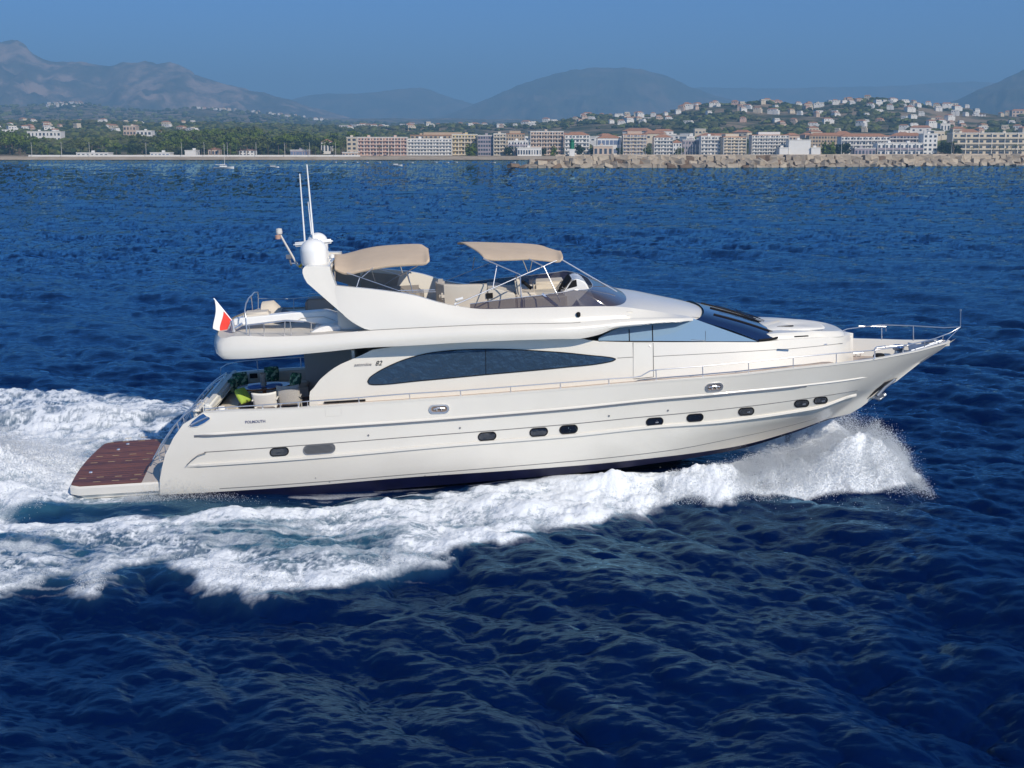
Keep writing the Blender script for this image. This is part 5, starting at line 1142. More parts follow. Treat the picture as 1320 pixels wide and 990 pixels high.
# crowned roof over the pilothouse
zS = pch([(13.5, T(792, 378, 0)[2]), (T(807, 379, 0)[0], T(807, 379, 0)[2]), (T(855, 385.5, 0)[0], T(855, 385.5, 0)[2]), (T(894, 393, 0)[0], T(894, 393, 0)[2]), (T(912, 400, 0)[0], T(912, 400, 0)[2]), (XN, float(zC(XN))+.01)])
xr = np.linspace(14.6, XN, 60); rr = []
for t in np.linspace(0, 1, 21):
    q = 2*t-1; r = []
    for x in xr:
        y = Cb(x); ze = float(zC(x)); zc_ = max(float(zS(x)), ze); r.append((x, y*q, ze+(zc_-ze)*(1-abs(q)**2.6)))
    rr.append(r)
g = MB(); g.grid(rr); yp(g, 'pilothouse_roof', GEL, smooth=30)
p = Tf(745.5, 405, arch_y); g = MB(); g.box((p[0], p[1]-.05, p[2]), (.11, .14, .13)); yp(g, 'side_light', BLACK, bevel=.02)

# ---- flybridge windscreen: U in plan
base = [Tf(u, float(pch(C_px)(u))+.3, lambda x, z: Cb(x)-.02) for u in np.linspace(606, 778, 26)]
xF = T(806, 388, 0)[0]; xs1 = base[-1][0]; bz = base[-1][2]
rim_px = [(600, 392.5), (630, 388.5), (654.5, 385.3), (676, 382.8), (704, 379.5), (729, 376), (745, 372.5)]
rimf = pch(rim_px)
rim = []
for i, u in enumerate(np.linspace(606, 740, 26)): rim.append(Tf(u, float(rimf(u)), lambda x, z: Cb(x)-.22))
nf = 24; xR = T(762, 365, 0)[0]; yr0 = -rim[-1][1]; yb0 = -base[-1][1]
zr0 = rim[-1][2]; zr1 = T(759, 361, .4)[2]
for k in range(1, nf+1):
    a = math.pi/2*k/nf; c, s = math.cos(a), math.sin(a)
    xb2 = xs1+(xF-xs1)*s**.9; yb2 = yb0*c**.8 if c > 1e-6 else 0; zb2 = max(float(zC(xb2)), 0)+(float(zS(xb2))-float(zC(xb2)))*(1-min(1, yb2/max(Cb(xb2), .1))**2.6)
    base.append((xb2, -yb2, zb2-.01))
    rim.append((rim[25][0]+(xR-rim[25][0])*s**.9, -(yr0*c**.8 if c > 1e-6 else 0), zr0+(zr1-zr0)*s))
mid = [tuple(np.array(a)*.5+np.array(b_)*.5+np.array([.04*(a[0] > 14), -.02, .02])) for a, b_ in zip(base, rim)]
TINT = mat('brown_tinted_acrylic', (.045, .028, .032), .06, spec=.9, coat=1)
TINT.node_tree.nodes['Principled BSDF'].inputs['Alpha'].default_value = .78
g = MB(); g.grid([base, mid, rim]); g.mirror(); fw = yp(g, 'flybridge_windscreen', TINT, smooth=60, weld=True)
g = MB(); g.tube(rim, .012, 6); g.mirror(); yp(g, 'top_rail', STEEL, fw, smooth=60)

# ---- flybridge interior
FZ = lambda x: float(zG(x))-.05
BE2 = mat('beige_moulding', (.60, .56, .48), .5, var=.03)
def curved_wall(px, y, depth, name, m, thick=.25, parent=None):
    g = MB(); P = [T(u, v, yy) for (u, v), yy in px]
    g.grid([[(p[0], p[1], FZ(p[0])) for p in P], [(p[0], p[1], p[2]-.03) for p in P], [(p[0], p[1]+.05, p[2]) for p in P], [(p[0]+.02, p[1]+thick-.05, p[2]) for p in P], [(p[0]+.02, p[1]+thick, p[2]-.03) for p in P], [(p[0], p[1]+thick, FZ(p[0])) for p in P]])
    return yp(g, name, m, parent, smooth=40)
# U-shaped sofa behind the helm
sofa = curved_wall([((561, 364), .2), ((564, 366.2), -.6), ((572, 367.2), -.95), ((590, 368), -1.05), ((627, 366.8), -1.05)], 0, 0, 'flybridge_sofa', BEIGE, .3)
g = MB(); a = T(561, 366, .2); g.box((a[0]+.14, .55, a[2]-.35), (.26, 1.6, .7)); yp(g, 'backrest', BEIGE, sofa, bevel=.06, smooth=40)
a = T(594, 369, -1.0); g = MB(); g.box((a[0], -.35, a[2]-.28), (1.3, 1.2, .2)); yp(g, 'seat_cushion', BEIGE, sofa, bevel=.06, smooth=40)
g = MB(); p = T(631, 381, -1.08); g.box((p[0], p[1], p[2]), (.2, .03, .15)); yp(g, 'speaker_grille', BLACK, sofa)
# wet bar / locker between sofa and helm seat
a0 = T(628, 368, -.6); a1 = T(663, 372, -.6)
g = MB(); g.poly([(a0[0], -1.05, FZ(a0[0])), (a1[0], -1.05, FZ(a1[0])), (a1[0], -1.05, a1[2]-.1), (a0[0]+.3, -1.05, a0[2]-.06), (a0[0], -1.05, a0[2]-.04)], (0, 1.5, 0)); yp(g, 'bar_locker', BE2, bevel=.02)
# helm seat
s0 = T(664, 372, -.55); g = MB(); g.box((s0[0]+.30, -.55, s0[2]-.45), (.62, .95, .75)); hs_ = yp(g, 'helm_seat', BEIGE, bevel=.05, smooth=40)
g = MB(); g.box((s0[0]+.1, -.55, s0[2]+.05), (.17, .95, .60), Matrix.Rotation(-.12, 3, 'Y')); yp(g, 'backrest', BEIGE, hs_, bevel=.06, smooth=40)
p = T(680, 367, -1.0); g = MB(); g.tube([T(673, 362, -1.05), T(685, 372, -1.05)], .05, 8); yp(g, 'armrest', BLACK, hs_)
# console pod
c0 = T(726, 372, -.4); c1 = T(757, 368, -.4)
prof = [T(723, 378, -.5), T(732, 363, -.5), T(738, 357.5, -.5), T(746, 356.5, -.5), T(754, 362, -.5), T(758, 370, -.5)]
prof = [(prof[0][0], prof[0][2]-.5)]+[(p[0], p[2]) for p in prof]+[(prof[-1][0]+.3, prof[-1][2]-.6)]
g = MB(); g.poly([(x, -.95, z) for x, z in prof], (0, 1.3, 0)); pod = yp(g, 'helm_console', WHT, bevel=.04, smooth=40)
g = MB(); q0, q1 = T(727.5, 372, -.97), T(737, 360, -.97); g.poly([(q0[0]-.02, -.85, q0[2]), (q1[0]-.03, -.85, q1[2]), (q1[0]+.01, -.85, q1[2]), (q0[0]+.02, -.85, q0[2])], (0, 1.1, 0)); g.poly([T(731, 372.5, -.96), T(738, 361.5, -.96), T(743, 360.5, -.96), T(744, 369, -.96)], (0, .01, 0)); yp(g, 'instrument_panel', BLACK, pod)
g = MB(); wc = T(722, 372, -.45); ringp_ = [(wc[0]+.09*math.cos(t), -.45+.2*math.sin(t), wc[2]+.17*math.cos(t)) for t in np.linspace(0, 2*math.pi, 20)]; g.tube(ringp_, .016, 6); g.tube([wc, (wc[0]+.15, -.45, wc[2]-.02)], .02, 6); g.tube([ringp_[0], ringp_[10]], .01, 5); yp(g, 'steering_wheel', BLACK, pod)
a = T(700, 376, -.2); g = MB(); g.box((a[0], .0, a[2]-.35), (1.3, 2.4, .7)); yp(g, 'dash_moulding', BE2, pod, bevel=.05)
g = MB(); g.box((13.9, .9, FZ(13.9)+.4), (1.0, .9, .8)); yp(g, 'companion_seat', BEIGE, bevel=.08, smooth=40)
g = MB(); g.tube([T(587, 392, -1.9), T(588, 387, -1.9), T(597, 384.5, -1.9)], .05, 8); yp(g, 'grab_handle', WHT)

# ---- biminis: vaulted canopies with bowed edges on thin tubes
def canopy(near_px, far_px, yn, yf_, name, m, crown=.12, n=30, drop=.05):
    fn, ff = pch(near_px), pch(far_px); un = np.linspace(near_px[0][0], near_px[-1][0], n); uf = np.linspace(far_px[0][0], far_px[-1][0], n)
    A = [T(a, float(fn(a)), yn) for a in un]; Bb = [T(a, float(ff(a)), yf_) for a in uf]; rows_ = []
    for t in np.linspace(0, 1, 15):
        rows_.append([tuple(np.array(a)*(1-t)+np.array(b_)*t+np.array([0, 0, crown*(1-(2*t-1)**4)*.9])) for a, b_ in zip(A, Bb)])
    low = [(x, y-.01, z-drop) for x, y, z in rows_[0]]; low2 = [(x, y+.01, z-drop) for x, y, z in rows_[-1]]
    g = MB(); g.grid([low]+rows_+[low2]); o = yp(g, name, m, smooth=50, solid=.025); return o, rows_
fc, fcr = canopy([(623.5, 332.5), (640, 334.2), (660, 333.8), (680, 333), (700, 334.5), (720.5, 336.5), (725.5, 332)], [(589.5, 313), (610, 312.6), (640, 313.5), (670, 314.5), (696, 317), (704, 320), (722, 326)], -1.35, 1.35, 'front_bimini', CANV, .10)
def tubes(segs, parent, r=.018, name='frame_tube'):
    for a, b_ in segs: g = MB(); g.tube([a, b_], r, 6); yp(g, name, STEEL, parent, smooth=60)
z6 = lambda a, b_: (560+a/5.077, 320+b_/5.077)
def P6(a, b_, y): return T(*z6(a, b_), y)
tubes([(P6(320, 68, -1.45), P6(560, 172, -1.9)), (P6(560, 172, -1.9), P6(572, 395, -2.3)), (P6(800, 80, -1.45), P6(130, 372, -2.2)), (P6(620, 70, -1.4), P6(715, 118, -1.7)),
       (P6(715, 118, -1.7), P6(825, 350, -2.1)), (P6(408, 115, -1.5), P6(382, 258, -1.9)), (P6(835, 76, -1.3), P6(1195, 285, -.9)), (P6(840, 78, -1.2), P6(1150, 262, .2)),
       (P6(575, 68, .9), P6(612, 158, 2.0)), (P6(640, 80, .9), P6(622, 160, 2.0)), (P6(440, 66, 1.2), P6(70, 215, 2.1)), (P6(262, 62, 1.3), P6(250, 132, 1.8))], fc)
g = MB(); g.tube([P6(705, 300, -2.15), P6(805, 382, -2.3)], .05, 8); yp(g, 'stay_strut', STEEL, fc)
rcn, rcr = canopy([(431.5, 345), (438, 349), (448.6, 351.5), (465, 348), (484, 344.3), (510, 340.8), (535, 339.5), (547, 339), (553.5, 334)], [(431.6, 329), (440, 328.5), (455, 325), (470, 321), (488, 317.8), (510, 316), (530, 315), (541, 315), (552, 322)], -1.45, 1.35, 'rear_bimini', CANV, .10, drop=.07)
z7 = lambda a, b_: (420+a/7.333, 300+b_/7.333)
def P7(a, b_, y): return T(*z7(a, b_), y)
tubes([(P7(200, 378, -1.5), P7(680, 545, -2.15)), (P7(910, 288, -1.45), P7(705, 405, -.6)), (P7(450, 330, -1.45), P7(345, 418, -2.0)), (P7(470, 335, .9), P7(700, 400, 1.9)),
       (P7(430, 345, -.9), P7(465, 465, .5)), (P7(705, 310, .6), P7(725, 380, 1.9)), (P7(700, 400, -.6), P7(555, 490, .8)), (P7(768, 372, 1.3), P7(822, 562, -.6)), (P7(760, 372, 1.3), P7(790, 470, 1.7)), (P7(318, 430, -1.9), P7(290, 515, -2.1)),
       (P7(680, 548, -2.1), P7(1030, 540, -1.4)), (P7(700, 565, -2.1), P7(1040, 558, -1.4))], rcn, .014)
# taupe weather cloth under the rear canopy; its far run paints the coaming's shade
g = MB(); a = P7(85, 335, 1.4); b_ = P7(690, 408, 2.15); 
g.grid([[T(431.5, 345, -1.3), T(431.5, 340, -.3), T(432, 336, .8), T(433, 333, 1.6), T(465, 350, 2.12), T(515.5, 354.5, 2.16)],
        [T(432, 368, -1.9), T(432, 367, -1.0), T(432, 366, .2), T(434, 362, 1.5), T(465, 372, 2.05), T(509, 377, 2.05)]]); yp(g, 'weather_cloth_and_shade', CANV2, rcn, solid=.02)
g = MB(); a = T(470, 378, -.4); g.box((9.2, .2, FZ(9.2)+.35), (1.6, 3.2, .6)); yp(g, 'covered_lounger', CANV2, bevel=.15, smooth=50)

# ---- domes, radar, antennas, mast
def dome(u0, v0, y, r, h, name, lower=True):
    c = T(u0, v0, y); g = MB()
    prof = [(0.001, 0), (r*.62, 0), (r*.95, .05), (r, .14), (r, h*.55)]+[(r*math.cos(t), h*.55+(h*.45)*math.sin(t)) for t in np.linspace(.15, math.pi/2-.02, 9)]+[(.001, h)]
    g.lathe((c[0], c[1], c[2]), prof, 32); o = yp(g, name, WHT, smooth=40); return o, c
d1, c1 = dome(406, 342.5, -.55, .40, .80, 'satellite_dome')
for dx, dy in ((-.2, -.2), (0, -.26), (.12, -.2), (-.1, .1), (.15, .15)):
    g = MB(); g.tube([(c1[0]+dx, c1[1]+dy, zt-.02), (c1[0]+dx, c1[1]+dy, c1[2]+.06)], .03, 6); yp(g, 'mount_leg', GREY, d1)
d2, c2 = dome(410.5, 326, .75, .31, .62, 'satellite_dome')
g = MB(); g.tube([(c2[0]+.12, .7, zt-.02), (c2[0]+.12, .7, c2[2]+.05)], .2, 14); yp(g, 'mount_post', WHT, d2, smooth=40)
a = T(378.5, 315.5, -.1); b_ = T(429, 310.5, -.1)
g = MB(); mid_ = ((a[0]+b_[0])/2, -.1, (a[2]+b_[2])/2); ang = math.atan2(b_[2]-a[2], b_[0]-a[0])
g.box(mid_, (b_[0]-a[0], .16, .13), Matrix.Rotation(-ang, 3, 'Y')); ra = yp(g, 'radar_scanner', WHT, bevel=.05, smooth=50)
g = MB(); g.tube([(mid_[0]+.1, -.1, zt), (mid_[0]+.1, -.1, mid_[2]-.02)], .12, 12); yp(g, 'pedestal', WHT, ra)
def whip(px0, px1, y, r, nm='whip_antenna'):
    g = MB(); g.tube([T(*px0, y), T(*px1, y)], r, 8, r*.55); yp(g, nm, WHT)
whip((395, 340), (386.3, 224), .3, .03); whip((405, 320), (395.5, 212), .5, .035); whip((401.5, 302), (397, 260), .9, .02)
q = lambda a, b_: (340+a/9.43, 290+b_/9.43)
g = MB(); g.tube([T(*q(190, 100), .9), T(*q(410, 490), .9), T(*q(470, 520), .9)], .032, 8, .04); mast = yp(g, 'light_mast', GREY, smooth=50)
g = MB(); p = T(*q(187, 90), .9); g.lathe((p[0], p[1], p[2]-.05), [(.001, 0), (.09, 0), (.10, .05), (.09, .16), (.001, .18)], 14); yp(g, 'navigation_light', GREY, mast)
g = MB(); p = T(*q(172, 150), .8); g.lathe((p[0], p[1], p[2]-.06), [(.001, 0), (.08, .01), (.09, .12), (.001, .14)], 12); yp(g, 'masthead_light', mat('orange_lens', (.5, .3, .22), .3), mast)
g = MB(); p = T(*q(305, 385), .9); g.box(p, (.16, .14, .12)); g.tube([p, (p[0]+.05, p[1], p[2]-.28)], .03, 6); yp(g, 'horn', RUBM, mast)
g = MB(); g.tube([T(*q(340, 467), .9), T(*q(410, 467), .9)], .02, 6); yp(g, 'crossarm', STEEL, mast)
g = MB(); p = T(*q(830, 385), -.2); g.lathe((p[0], p[1], p[2]-.05), [(.001, 0), (.07, .02), (.07, .1), (.001, .13)], 12); g.tube([(p[0], p[1], p[2]-.03), (p[0]-.1, p[1], zt)], .02, 6); yp(g, 'gps_antenna', WHT)
# courtesy flag (yellow and red) on its halyard
def top_obj(mb, name, m, label, cat, group=None, parent_mat=YM, **k):
    V = np.array(mb.v); c = V.mean(0); c[2] = V[:, 2].min(); mb.v = [tuple(p) for p in V-c]
    o = mb.build(name, m, None, **k); o.matrix_world = parent_mat @ Matrix.Translation(Vector(c)); tag(o, label, cat, group); return o
def cloth(A, Bp, Cp, D, n=18, m_=10, amp=.03, waves=2.5):
    A, Bp, Cp, D = map(np.array, (A, Bp, Cp, D)); rows_ = []
    for j in range(m_):
        t = j/(m_-1); rows_.append([tuple((A*(1-s)+D*s)*(1-t)+(Bp*(1-s)+Cp*s)*t+np.array([.3*amp*math.sin(5*s+2*t), amp*s**.5*math.sin(waves*math.pi*s+2.2*t)*1.0, -.04*math.sin(math.pi*s)])) for s in np.linspace(0, 1, n)])
    return rows_
r_ = cloth(T(384.5, 343, .85), T(391.5, 336, .85), T(392, 341.5, .75), T(386, 344.5, .75), amp=.02)
g = MB(); g.grid(r_[:7]); g.grid(r_[6:], 1); top_obj(g, 'courtesy_flag', [YEL, RED], 'small red and yellow flag fluttering behind the white satellite dome', 'flag', solid=.004)
# ensign: white over red, hoisted on a raked staff
g = MB(); A = T(276.5, 385.5, -.3); Bp = T(297.5, 411.5, -.3)
g.tube([T(275.5, 384.5, -.3), T(300, 414.5, -.3)], .022, 8); yp(g, 'flagstaff', STEEL)
r_ = cloth(A, Bp, T(292.3, 431.5, -.75), T(276.3, 423, -.75), n=24, m_=17, amp=.09, waves=1.6)
g = MB(); g.grid(r_[:9]); g.grid(r_[8:], 1); top_obj(g, 'ensign_flag', [FWHT, RED], 'white and red flag drooping from the raked staff at the yacht\'s upper stern', 'flag', smooth=60, solid=.006)

# ---- boat deck: crane boom, rails, tender, lockers
z3 = lambda a, b_: (260+a/8.25, 360+b_/8.25)
def P3(a, b_, y): return T(*z3(a, b_), y)
yc_ = -1.35
g = MB(); g.poly([P3(330, 428, yc_), P3(435, 412, yc_), P3(960, 360, yc_), P3(1330, 332, yc_), P3(1480, 380, yc_), P3(1500, 470, yc_), P3(1330, 485, yc_), P3(1085, 452, yc_), P3(900, 440, yc_), P3(490, 490, yc_), P3(345, 500, yc_)], (0, .38, 0))
boom = yp(g, 'crane_boom', WHT, bevel=.03, smooth=40)
g = MB(); g.tube([P3(320, 440, yc_-.05), P3(345, 560, yc_-.05)], .06, 8); g.tube([P3(360, 520, yc_-.05), P3(440, 470, yc_-.05)], .05, 8); yp(g, 'boom_bracket', STEEL, boom)
g = MB(); g.tube([P3(1000, 455, yc_-.02), P3(1060, 412, yc_-.02), P3(1300, 398, yc_-.02), P3(1420, 440, yc_-.02)], .012, 6); yp(g, 'boom_seam', GREY, boom)
# white quadrant pod next to the arch
px_ = [P3(1130, 605, -2.0), P3(1140, 590, -2.0), P3(1190, 545, -2.0), P3(1260, 515, -2.0), P3(1330, 500, -2.0), P3(1480, 492, -2.0), P3(1480, 605, -2.0)]
g = MB(); g.poly(px_, (0, 1.2, 0)); yp(g, 'stair_hatch_cover', WHT, bevel=.03, smooth=40)
railing('stern_rail', [P3(480, 590, -1.9), P3(470, 430, -1.9), P3(460, 330, -1.8), P3(470, 260, -1.6), P3(500, 200, -1.2), P3(540, 165, -.4)], [], .022)
railing('stern_rail', [P3(540, 330, -.2), P3(528, 175, -.3), P3(560, 140, .3), P3(600, 140, .9), P3(602, 200, 1.1)], [(P3(602, 320, 1.1), P3(602, 200, 1.1))], .02)
railing('far_rail', [P3(602, 205, 1.2), P3(800, 210, 2.1), P3(980, 205, 2.3), P3(1140, 190, 2.3), P3(1140, 155, 2.3), P3(1250, 150, 2.3)], [(P3(980, 320, 2.3), P3(980, 205, 2.3)), (P3(1135, 320, 2.3), P3(1140, 190, 2.3))], .014)
railing('near_rail', [P3(490, 488, -2.3), P3(660, 468, -2.35), P3(900, 442, -2.4), P3(1085, 452, -2.4)], [(P3(665, 615, -2.3), P3(662, 468, -2.35)), (P3(880, 600, -2.3), P3(885, 442, -2.4)), (P3(955, 595, -2.3), P3(940, 442, -2.4)), (P3(1165, 560, -2.3), P3(1165, 470, -2.4)), (P3(515, 600, -2.3), P3(500, 488, -2.3))], .018)
g = MB(); pl_ = [P3(1110, 335, 1.3), P3(1110, 245, 1.3), P3(1125, 215, 1.3), P3(1150, 205, 1.3), P3(1400, 200, 1.3), P3(1400, 335, 1.3)]
g.poly(pl_, (0, .5, 0)); lk = yp(g, 'deck_locker', mat('locker_grey', (.40, .37, .33), .6), bevel=.02)
g = MB(); g.tube([(x, y-.03, z) for x, y, z in pl_[:5]], .03, 8); yp(g, 'locker_frame', RUBM, lk)
# tender under its cover
tn_ = [P3(500, 400, -.1), P3(560, 350, -.1), P3(610, 345, -.1), P3(690, 350, -.1)]
tend = empty('tender', mat=YM @ Matrix.Translation(Vector(P3(700, 560, .2)))); tag(tend, 'small tan tender under a beige cover, lying on the aft upper deck', 'tender')
o0 = Vector(P3(700, 560, .2))
def tt(p): return tuple(Vector(p)-o0)
hx = np.linspace(0, 1, 22); xs_a, xs_b = P3(505, 480, .2)[0], P3(1010, 480, .2)[0]; rws = []
for s in hx:
    wv = .62*math.sin(math.pi*min(1, .18+s*.55+.27)**1)*(1-max(0, s-.55)**2*3.2); x = xs_a+(xs_b-xs_a)*s; zt_ = P3(700, 455, .2)[2]
    rws.append([tt((x, .35+wv*math.sin(a), zt_-.50*math.cos(a)*(1-.5*s*s))) for a in np.linspace(-math.pi/2, math.pi/2, 13)])
g = MB(); g.grid(rws); g.build('hull', mat('tan_hull', (.50, .40, .25), .5), tend, smooth=60, solid=.03)
cx0, cx1 = P3(600, 300, .2)[0], P3(830, 300, .2)[0]; zt_ = P3(700, 445, .2)[2]; rws = []
for s, hh in ((0, .06), (.02, .22), (.10, .34), (.16, .60), (.40, .62), (.58, .34), (.75, .24), (1, .08)):
    x = xs_a+.05+(xs_b-xs_a-.05)*min(1, s*1.0+.12*(s > .03)); rws.append([tt((x, .35+.55*math.cos(a)*(1-.3*s), zt_-.02+hh*max(0, math.sin(a))**.6)) for a in np.linspace(0, math.pi, 15)])
g = MB(); g.grid(rws[:6]); g.build('cover', mat('beige_cover', (.60, .54, .45), .85, var=.06, bump=.4, bscale=8), tend, smooth=50)
g = MB(); g.grid(rws[5:]); g.build('mesh_cover', mat('blue_grey_cover', (.20, .22, .26), .85), tend, smooth=50)
g = MB(); p = P3(590, 370, -.9); g.box(p, (.75, .55, .18)); yp(g, 'stern_seat_pad', BEIGE, bevel=.06, smooth=50)

# ---- bow fittings
wz = T(1158, 447, .2); g = MB(); g.lathe((wz[0], wz[1], wz[2]-.18), [(.001, 0), (.12, 0), (.11, .07), (.17, .11), (.19, .17), (.15, .24), (.001, .26)], 24); wd = yp(g, 'windlass', mat('blue_chrome', (.25, .35, .5), .12, metal=1), smooth=40)
g = MB(); g.tube([T(1127, 449, .1), T(1148, 446.5, .1), T(1172, 445, .1)], .03, 8); yp(g, 'chain', STEEL, wd)
g = MB(); a = [T(1170, 441, .35), T(1182, 443.5, .2), T(1206, 441, .1), T(1206, 446, -.2), T(1186, 452, -.5), T(1172, 453, -.5)]
g.poly(a, (0, 0, -.05)); DST = mat('dull_steel', (.42, .45, .5), .4, metal=.8); ar = yp(g, 'anchor_platform', DST, bevel=.01)
for a, b_ in ((T(1188, 442.5, .3), T(1204, 439, .05)), (T(1174, 452, -.45), T(1212, 441, -.1)), (T(1195, 445, -.1), T(1214, 439, 0))):
    g = MB(); g.tube([a, b_], .035, 8); yp(g, 'anchor_roller_bar', DST, ar)
def cleat(p, l=.32, nm='mooring_cleat'):
    p = (p[0], p[1], deck_z(p[0])+.01)
    g = MB(); g.tube([(p[0]-l/2, p[1], p[2]+.12), (p[0]+l/2, p[1], p[2]+.12)], .022, 8)
    for s in (-.07, .07): g.tube([(p[0]+s, p[1], p[2]), (p[0]+s, p[1], p[2]+.12)], .022, 8)
    yp(g, nm, STEEL)
cleat((23.55, .95, 0)); cleat((23.35, -.95, 0))
g = MB(); p = T(1133, 460, -1.35); g.lathe((p[0], p[1], p[2]), [(.001, .09), (.14, .09), (.17, .05), (.18, 0)], 16); yp(g, 'fender_basket', BLACK)
g = MB(); g.tube([T(1127, 463, -1.75), T(1127, 450, -1.7), T(1130, 447.5, -1.6), T(1141, 446, -1.3), T(1141, 450, -1.3)], .02, 8); yp(g, 'gate_post', STEEL)
g = MB(); g.tube([T(1107, 420.5, 1.6), T(1142, 421, 1.6), T(1142, 427, 1.6)], .016, 8); yp(g, 'inner_grab_rail', STEEL)

# ---- writing on the side
def text(body, size, u, v, yf, m, name, slope=-.07, shear=0, extr=.004, font_scale=1.0):
    cu = bpy.data.curves.new(name, 'FONT'); cu.body = body; cu.size = size; cu.shear = shear; cu.extrude = extr; cu.offset = .0015
    tmp = bpy.data.objects.new('t', cu); C.objects.link(tmp); dg = bpy.context.evaluated_depsgraph_get(); me = bpy.data.meshes.new_from_object(tmp.evaluated_get(dg)); bpy.data.objects.remove(tmp)
    me.materials.clear(); me.materials.append(m); o = bpy.data.objects.new(name, me); C.objects.link(o); o.parent = yacht
    a = Vector(Tf(u, v, yf, .012)); b2 = Vector(Tf(u+30, v+slope*30, yf, .012)); up_ = Vector(Tf(u, v-6, yf, .012))
    ex = (b2-a).normalized(); ez = (up_-a); ez = (ez-ex*ez.dot(ex)).normalized(); ey = ex.cross(ez)
    Mx = Matrix((ex, ez, ey)).transposed().to_4x4(); Mx.translation = a; me.transform(Mx @ Matrix.Scale(font_scale, 4, (1, 0, 0))); return o
for nd in SGLASS.node_tree.nodes:
    if nd.type == 'BUMP': nd.inputs['Distance'].default_value = .05
INK = mat('navy_lettering', (.09, .10, .19), .4); INKG = mat('grey_lettering', (.25, .25, .26), .4); INKB = mat('black_lettering', (.01, .01, .01), .4)
text('POLMOUTH', .105, 316, 545.8, hull_y, INK, 'boat_name', slope=-.055, font_scale=1.02)
text('astondoa', .125, 456.3, 472.3, house_y, INKG, 'maker_name', slope=-.05, shear=.35, font_scale=1.08)
text('82', .19, 483.5, 471.2, house_y, INKB, 'model_number', slope=-.05, shear=.4, font_scale=1.0)

# ---- cockpit furniture (loose things)
zf_ = zc+.02
def at_floor(u, v, y): p = T(u, v, y); return (p[0], y, zf_)
tp_ = T(340, 497, .25)
tz_ = tp_[2]
tab = empty('dining_table', mat=YM @ Matrix.Translation(Vector((tp_[0], .25, zf_)))); tag(tab, 'oval varnished wood dining table with blue place mats in the aft cockpit', 'table')
hT = max(.6, tz_-zf_)
g = MB(); ring_ = [(.82*math.cos(t)*1.0, .52*math.sin(t)) for t in np.linspace(0, 2*math.pi, 40)[:-1]]
g.poly([(x, y, hT-.05) for x, y in ring_], (0, 0, .05)); g.build('tabletop', WOOD, tab, bevel=.008)
g = MB(); g.lathe((0, 0, 0), [(.001, 0), (.26, 0), (.24, .04), (.07, .08), (.06, hT-.1), (.2, hT-.05)], 20); g.build('pedestal', WOOD, tab, smooth=40)
def loose(name, label, cat, p, group=None): o = empty(name, mat=YM @ Matrix.Translation(Vector(p))); tag(o, label, cat, group); return o
for (u, v, y, lab) in ((330.5, 497, .15, 'round blue place mat on the aft half of the cockpit table'), (352.5, 494, .15, 'round blue place mat on the forward half of the cockpit table')):
    p = T(u, v, y); g = MB(); g.lathe((0, 0, 0), [(.001, .012), (.27, .012), (.275, .0)], 30); o = g.build('place_mat', BLUE, None, smooth=40); o.matrix_world = YM @ Matrix.Translation(Vector((p[0], y, zf_+hT+.003))); tag(o, lab, 'place mat', 'blue place mats on the cockpit table')
p = T(340, 497, .1); g = MB(); g.lathe((0, 0, 0), [(.001, 0), (.07, 0), (.10, .1), (.075, .26), (.11, .40), (.085, .41), (.06, .3)], 16); o = g.build('vase', mat('mottled_stone_vase', (.33, .30, .27), .7, var=.35, vscale=18), None, smooth=50); o.matrix_world = YM @ Matrix.Translation(Vector((p[0], .1, zf_+hT+.003))); tag(o, 'mottled grey vase between the two blue place mats', 'vase')
def chair(u, y, label, m, back_h, tilt, w=.56):
    p = T(u, 510, y); c = loose('cockpit_chair', label, 'chair', (p[0], y, zf_), 'chairs at the cockpit table')
    g = MB(); g.box((0, .22, .45), (w, .5, .07)); g.build('seat', m, c, bevel=.02)
    rws = []
    for t in np.linspace(0, 1, 8):
        z = .42+back_h*t; k = .5*w*(1+.12*(t-.5)**2*4*0+.1*t); rws.append([(k*s, -.04-.12*t+.07*s*s, z+.03*s*s*t) for s in np.linspace(-1, 1, 11)])
    g = MB(); g.grid(rws); g.build('backrest', m, c, smooth=60, solid=.04)
    for sx in (-1, 1):
        for yy in (-.02, .44): g = MB(); g.tube([(sx*(w/2-.03), yy, .45), (sx*(w/2-.01), yy-.02, 0)], .02, 8); g.build('leg', m, c)
        g = MB(); g.tube([(sx*w/2*1.08, -.08, .68), (sx*w/2*1.1, .15, .70), (sx*w/2*1.05, .40, .66), (sx*w/2, .44, .45)], .025, 8); g.build('armrest', m, c, smooth=60)
    return c
zb1 = T(340, 506, -1.25)[2]-zf_; chair(341, -1.25, 'white upholstered cockpit chair with its back to the near rail', WCH, max(.35, zb1-.42), 0, .66)
zb2 = T(372, 497, -1.1)[2]-zf_; c_ = chair(372.5, -1.05, 'grey woven cockpit chair beside the white one', RATT, max(.4, zb2-.42), 0, .62)
def cushion(u, v, y, s, m, label, rot, tilt):
    p = T(u, v, y); rws = []
    n = 12
    for side in (1, -1):
        for i in range(n+1):
            r = []
            for j in range(n+1):
                a, b2 = 2*i/n-1, 2*j/n-1; th = .09*((1-a**4)*(1-b2**4))**.6; r.append((a*s/2*(1-.07*b2*b2), side*th, b2*s/2*(1-.07*a*a)))
            rws.append(r)
    g = MB(); g.grid(rws[:n+1]); g.grid(rws[n+1:]); o = g.build('cushion', m, None, smooth=80, weld=True)
    o.matrix_world = YM @ Matrix.Translation(Vector(p)) @ Matrix.Rotation(R(rot), 4, 'Z') @ Matrix.Rotation(R(tilt), 4, 'X'); tag(o, label, 'cushion', 'cushions in the aft cockpit')
cushion(300, 497, .9, .45, LEAFP, 'leaf patterned green cushion at the aft end of the cockpit bench', 70, -15)
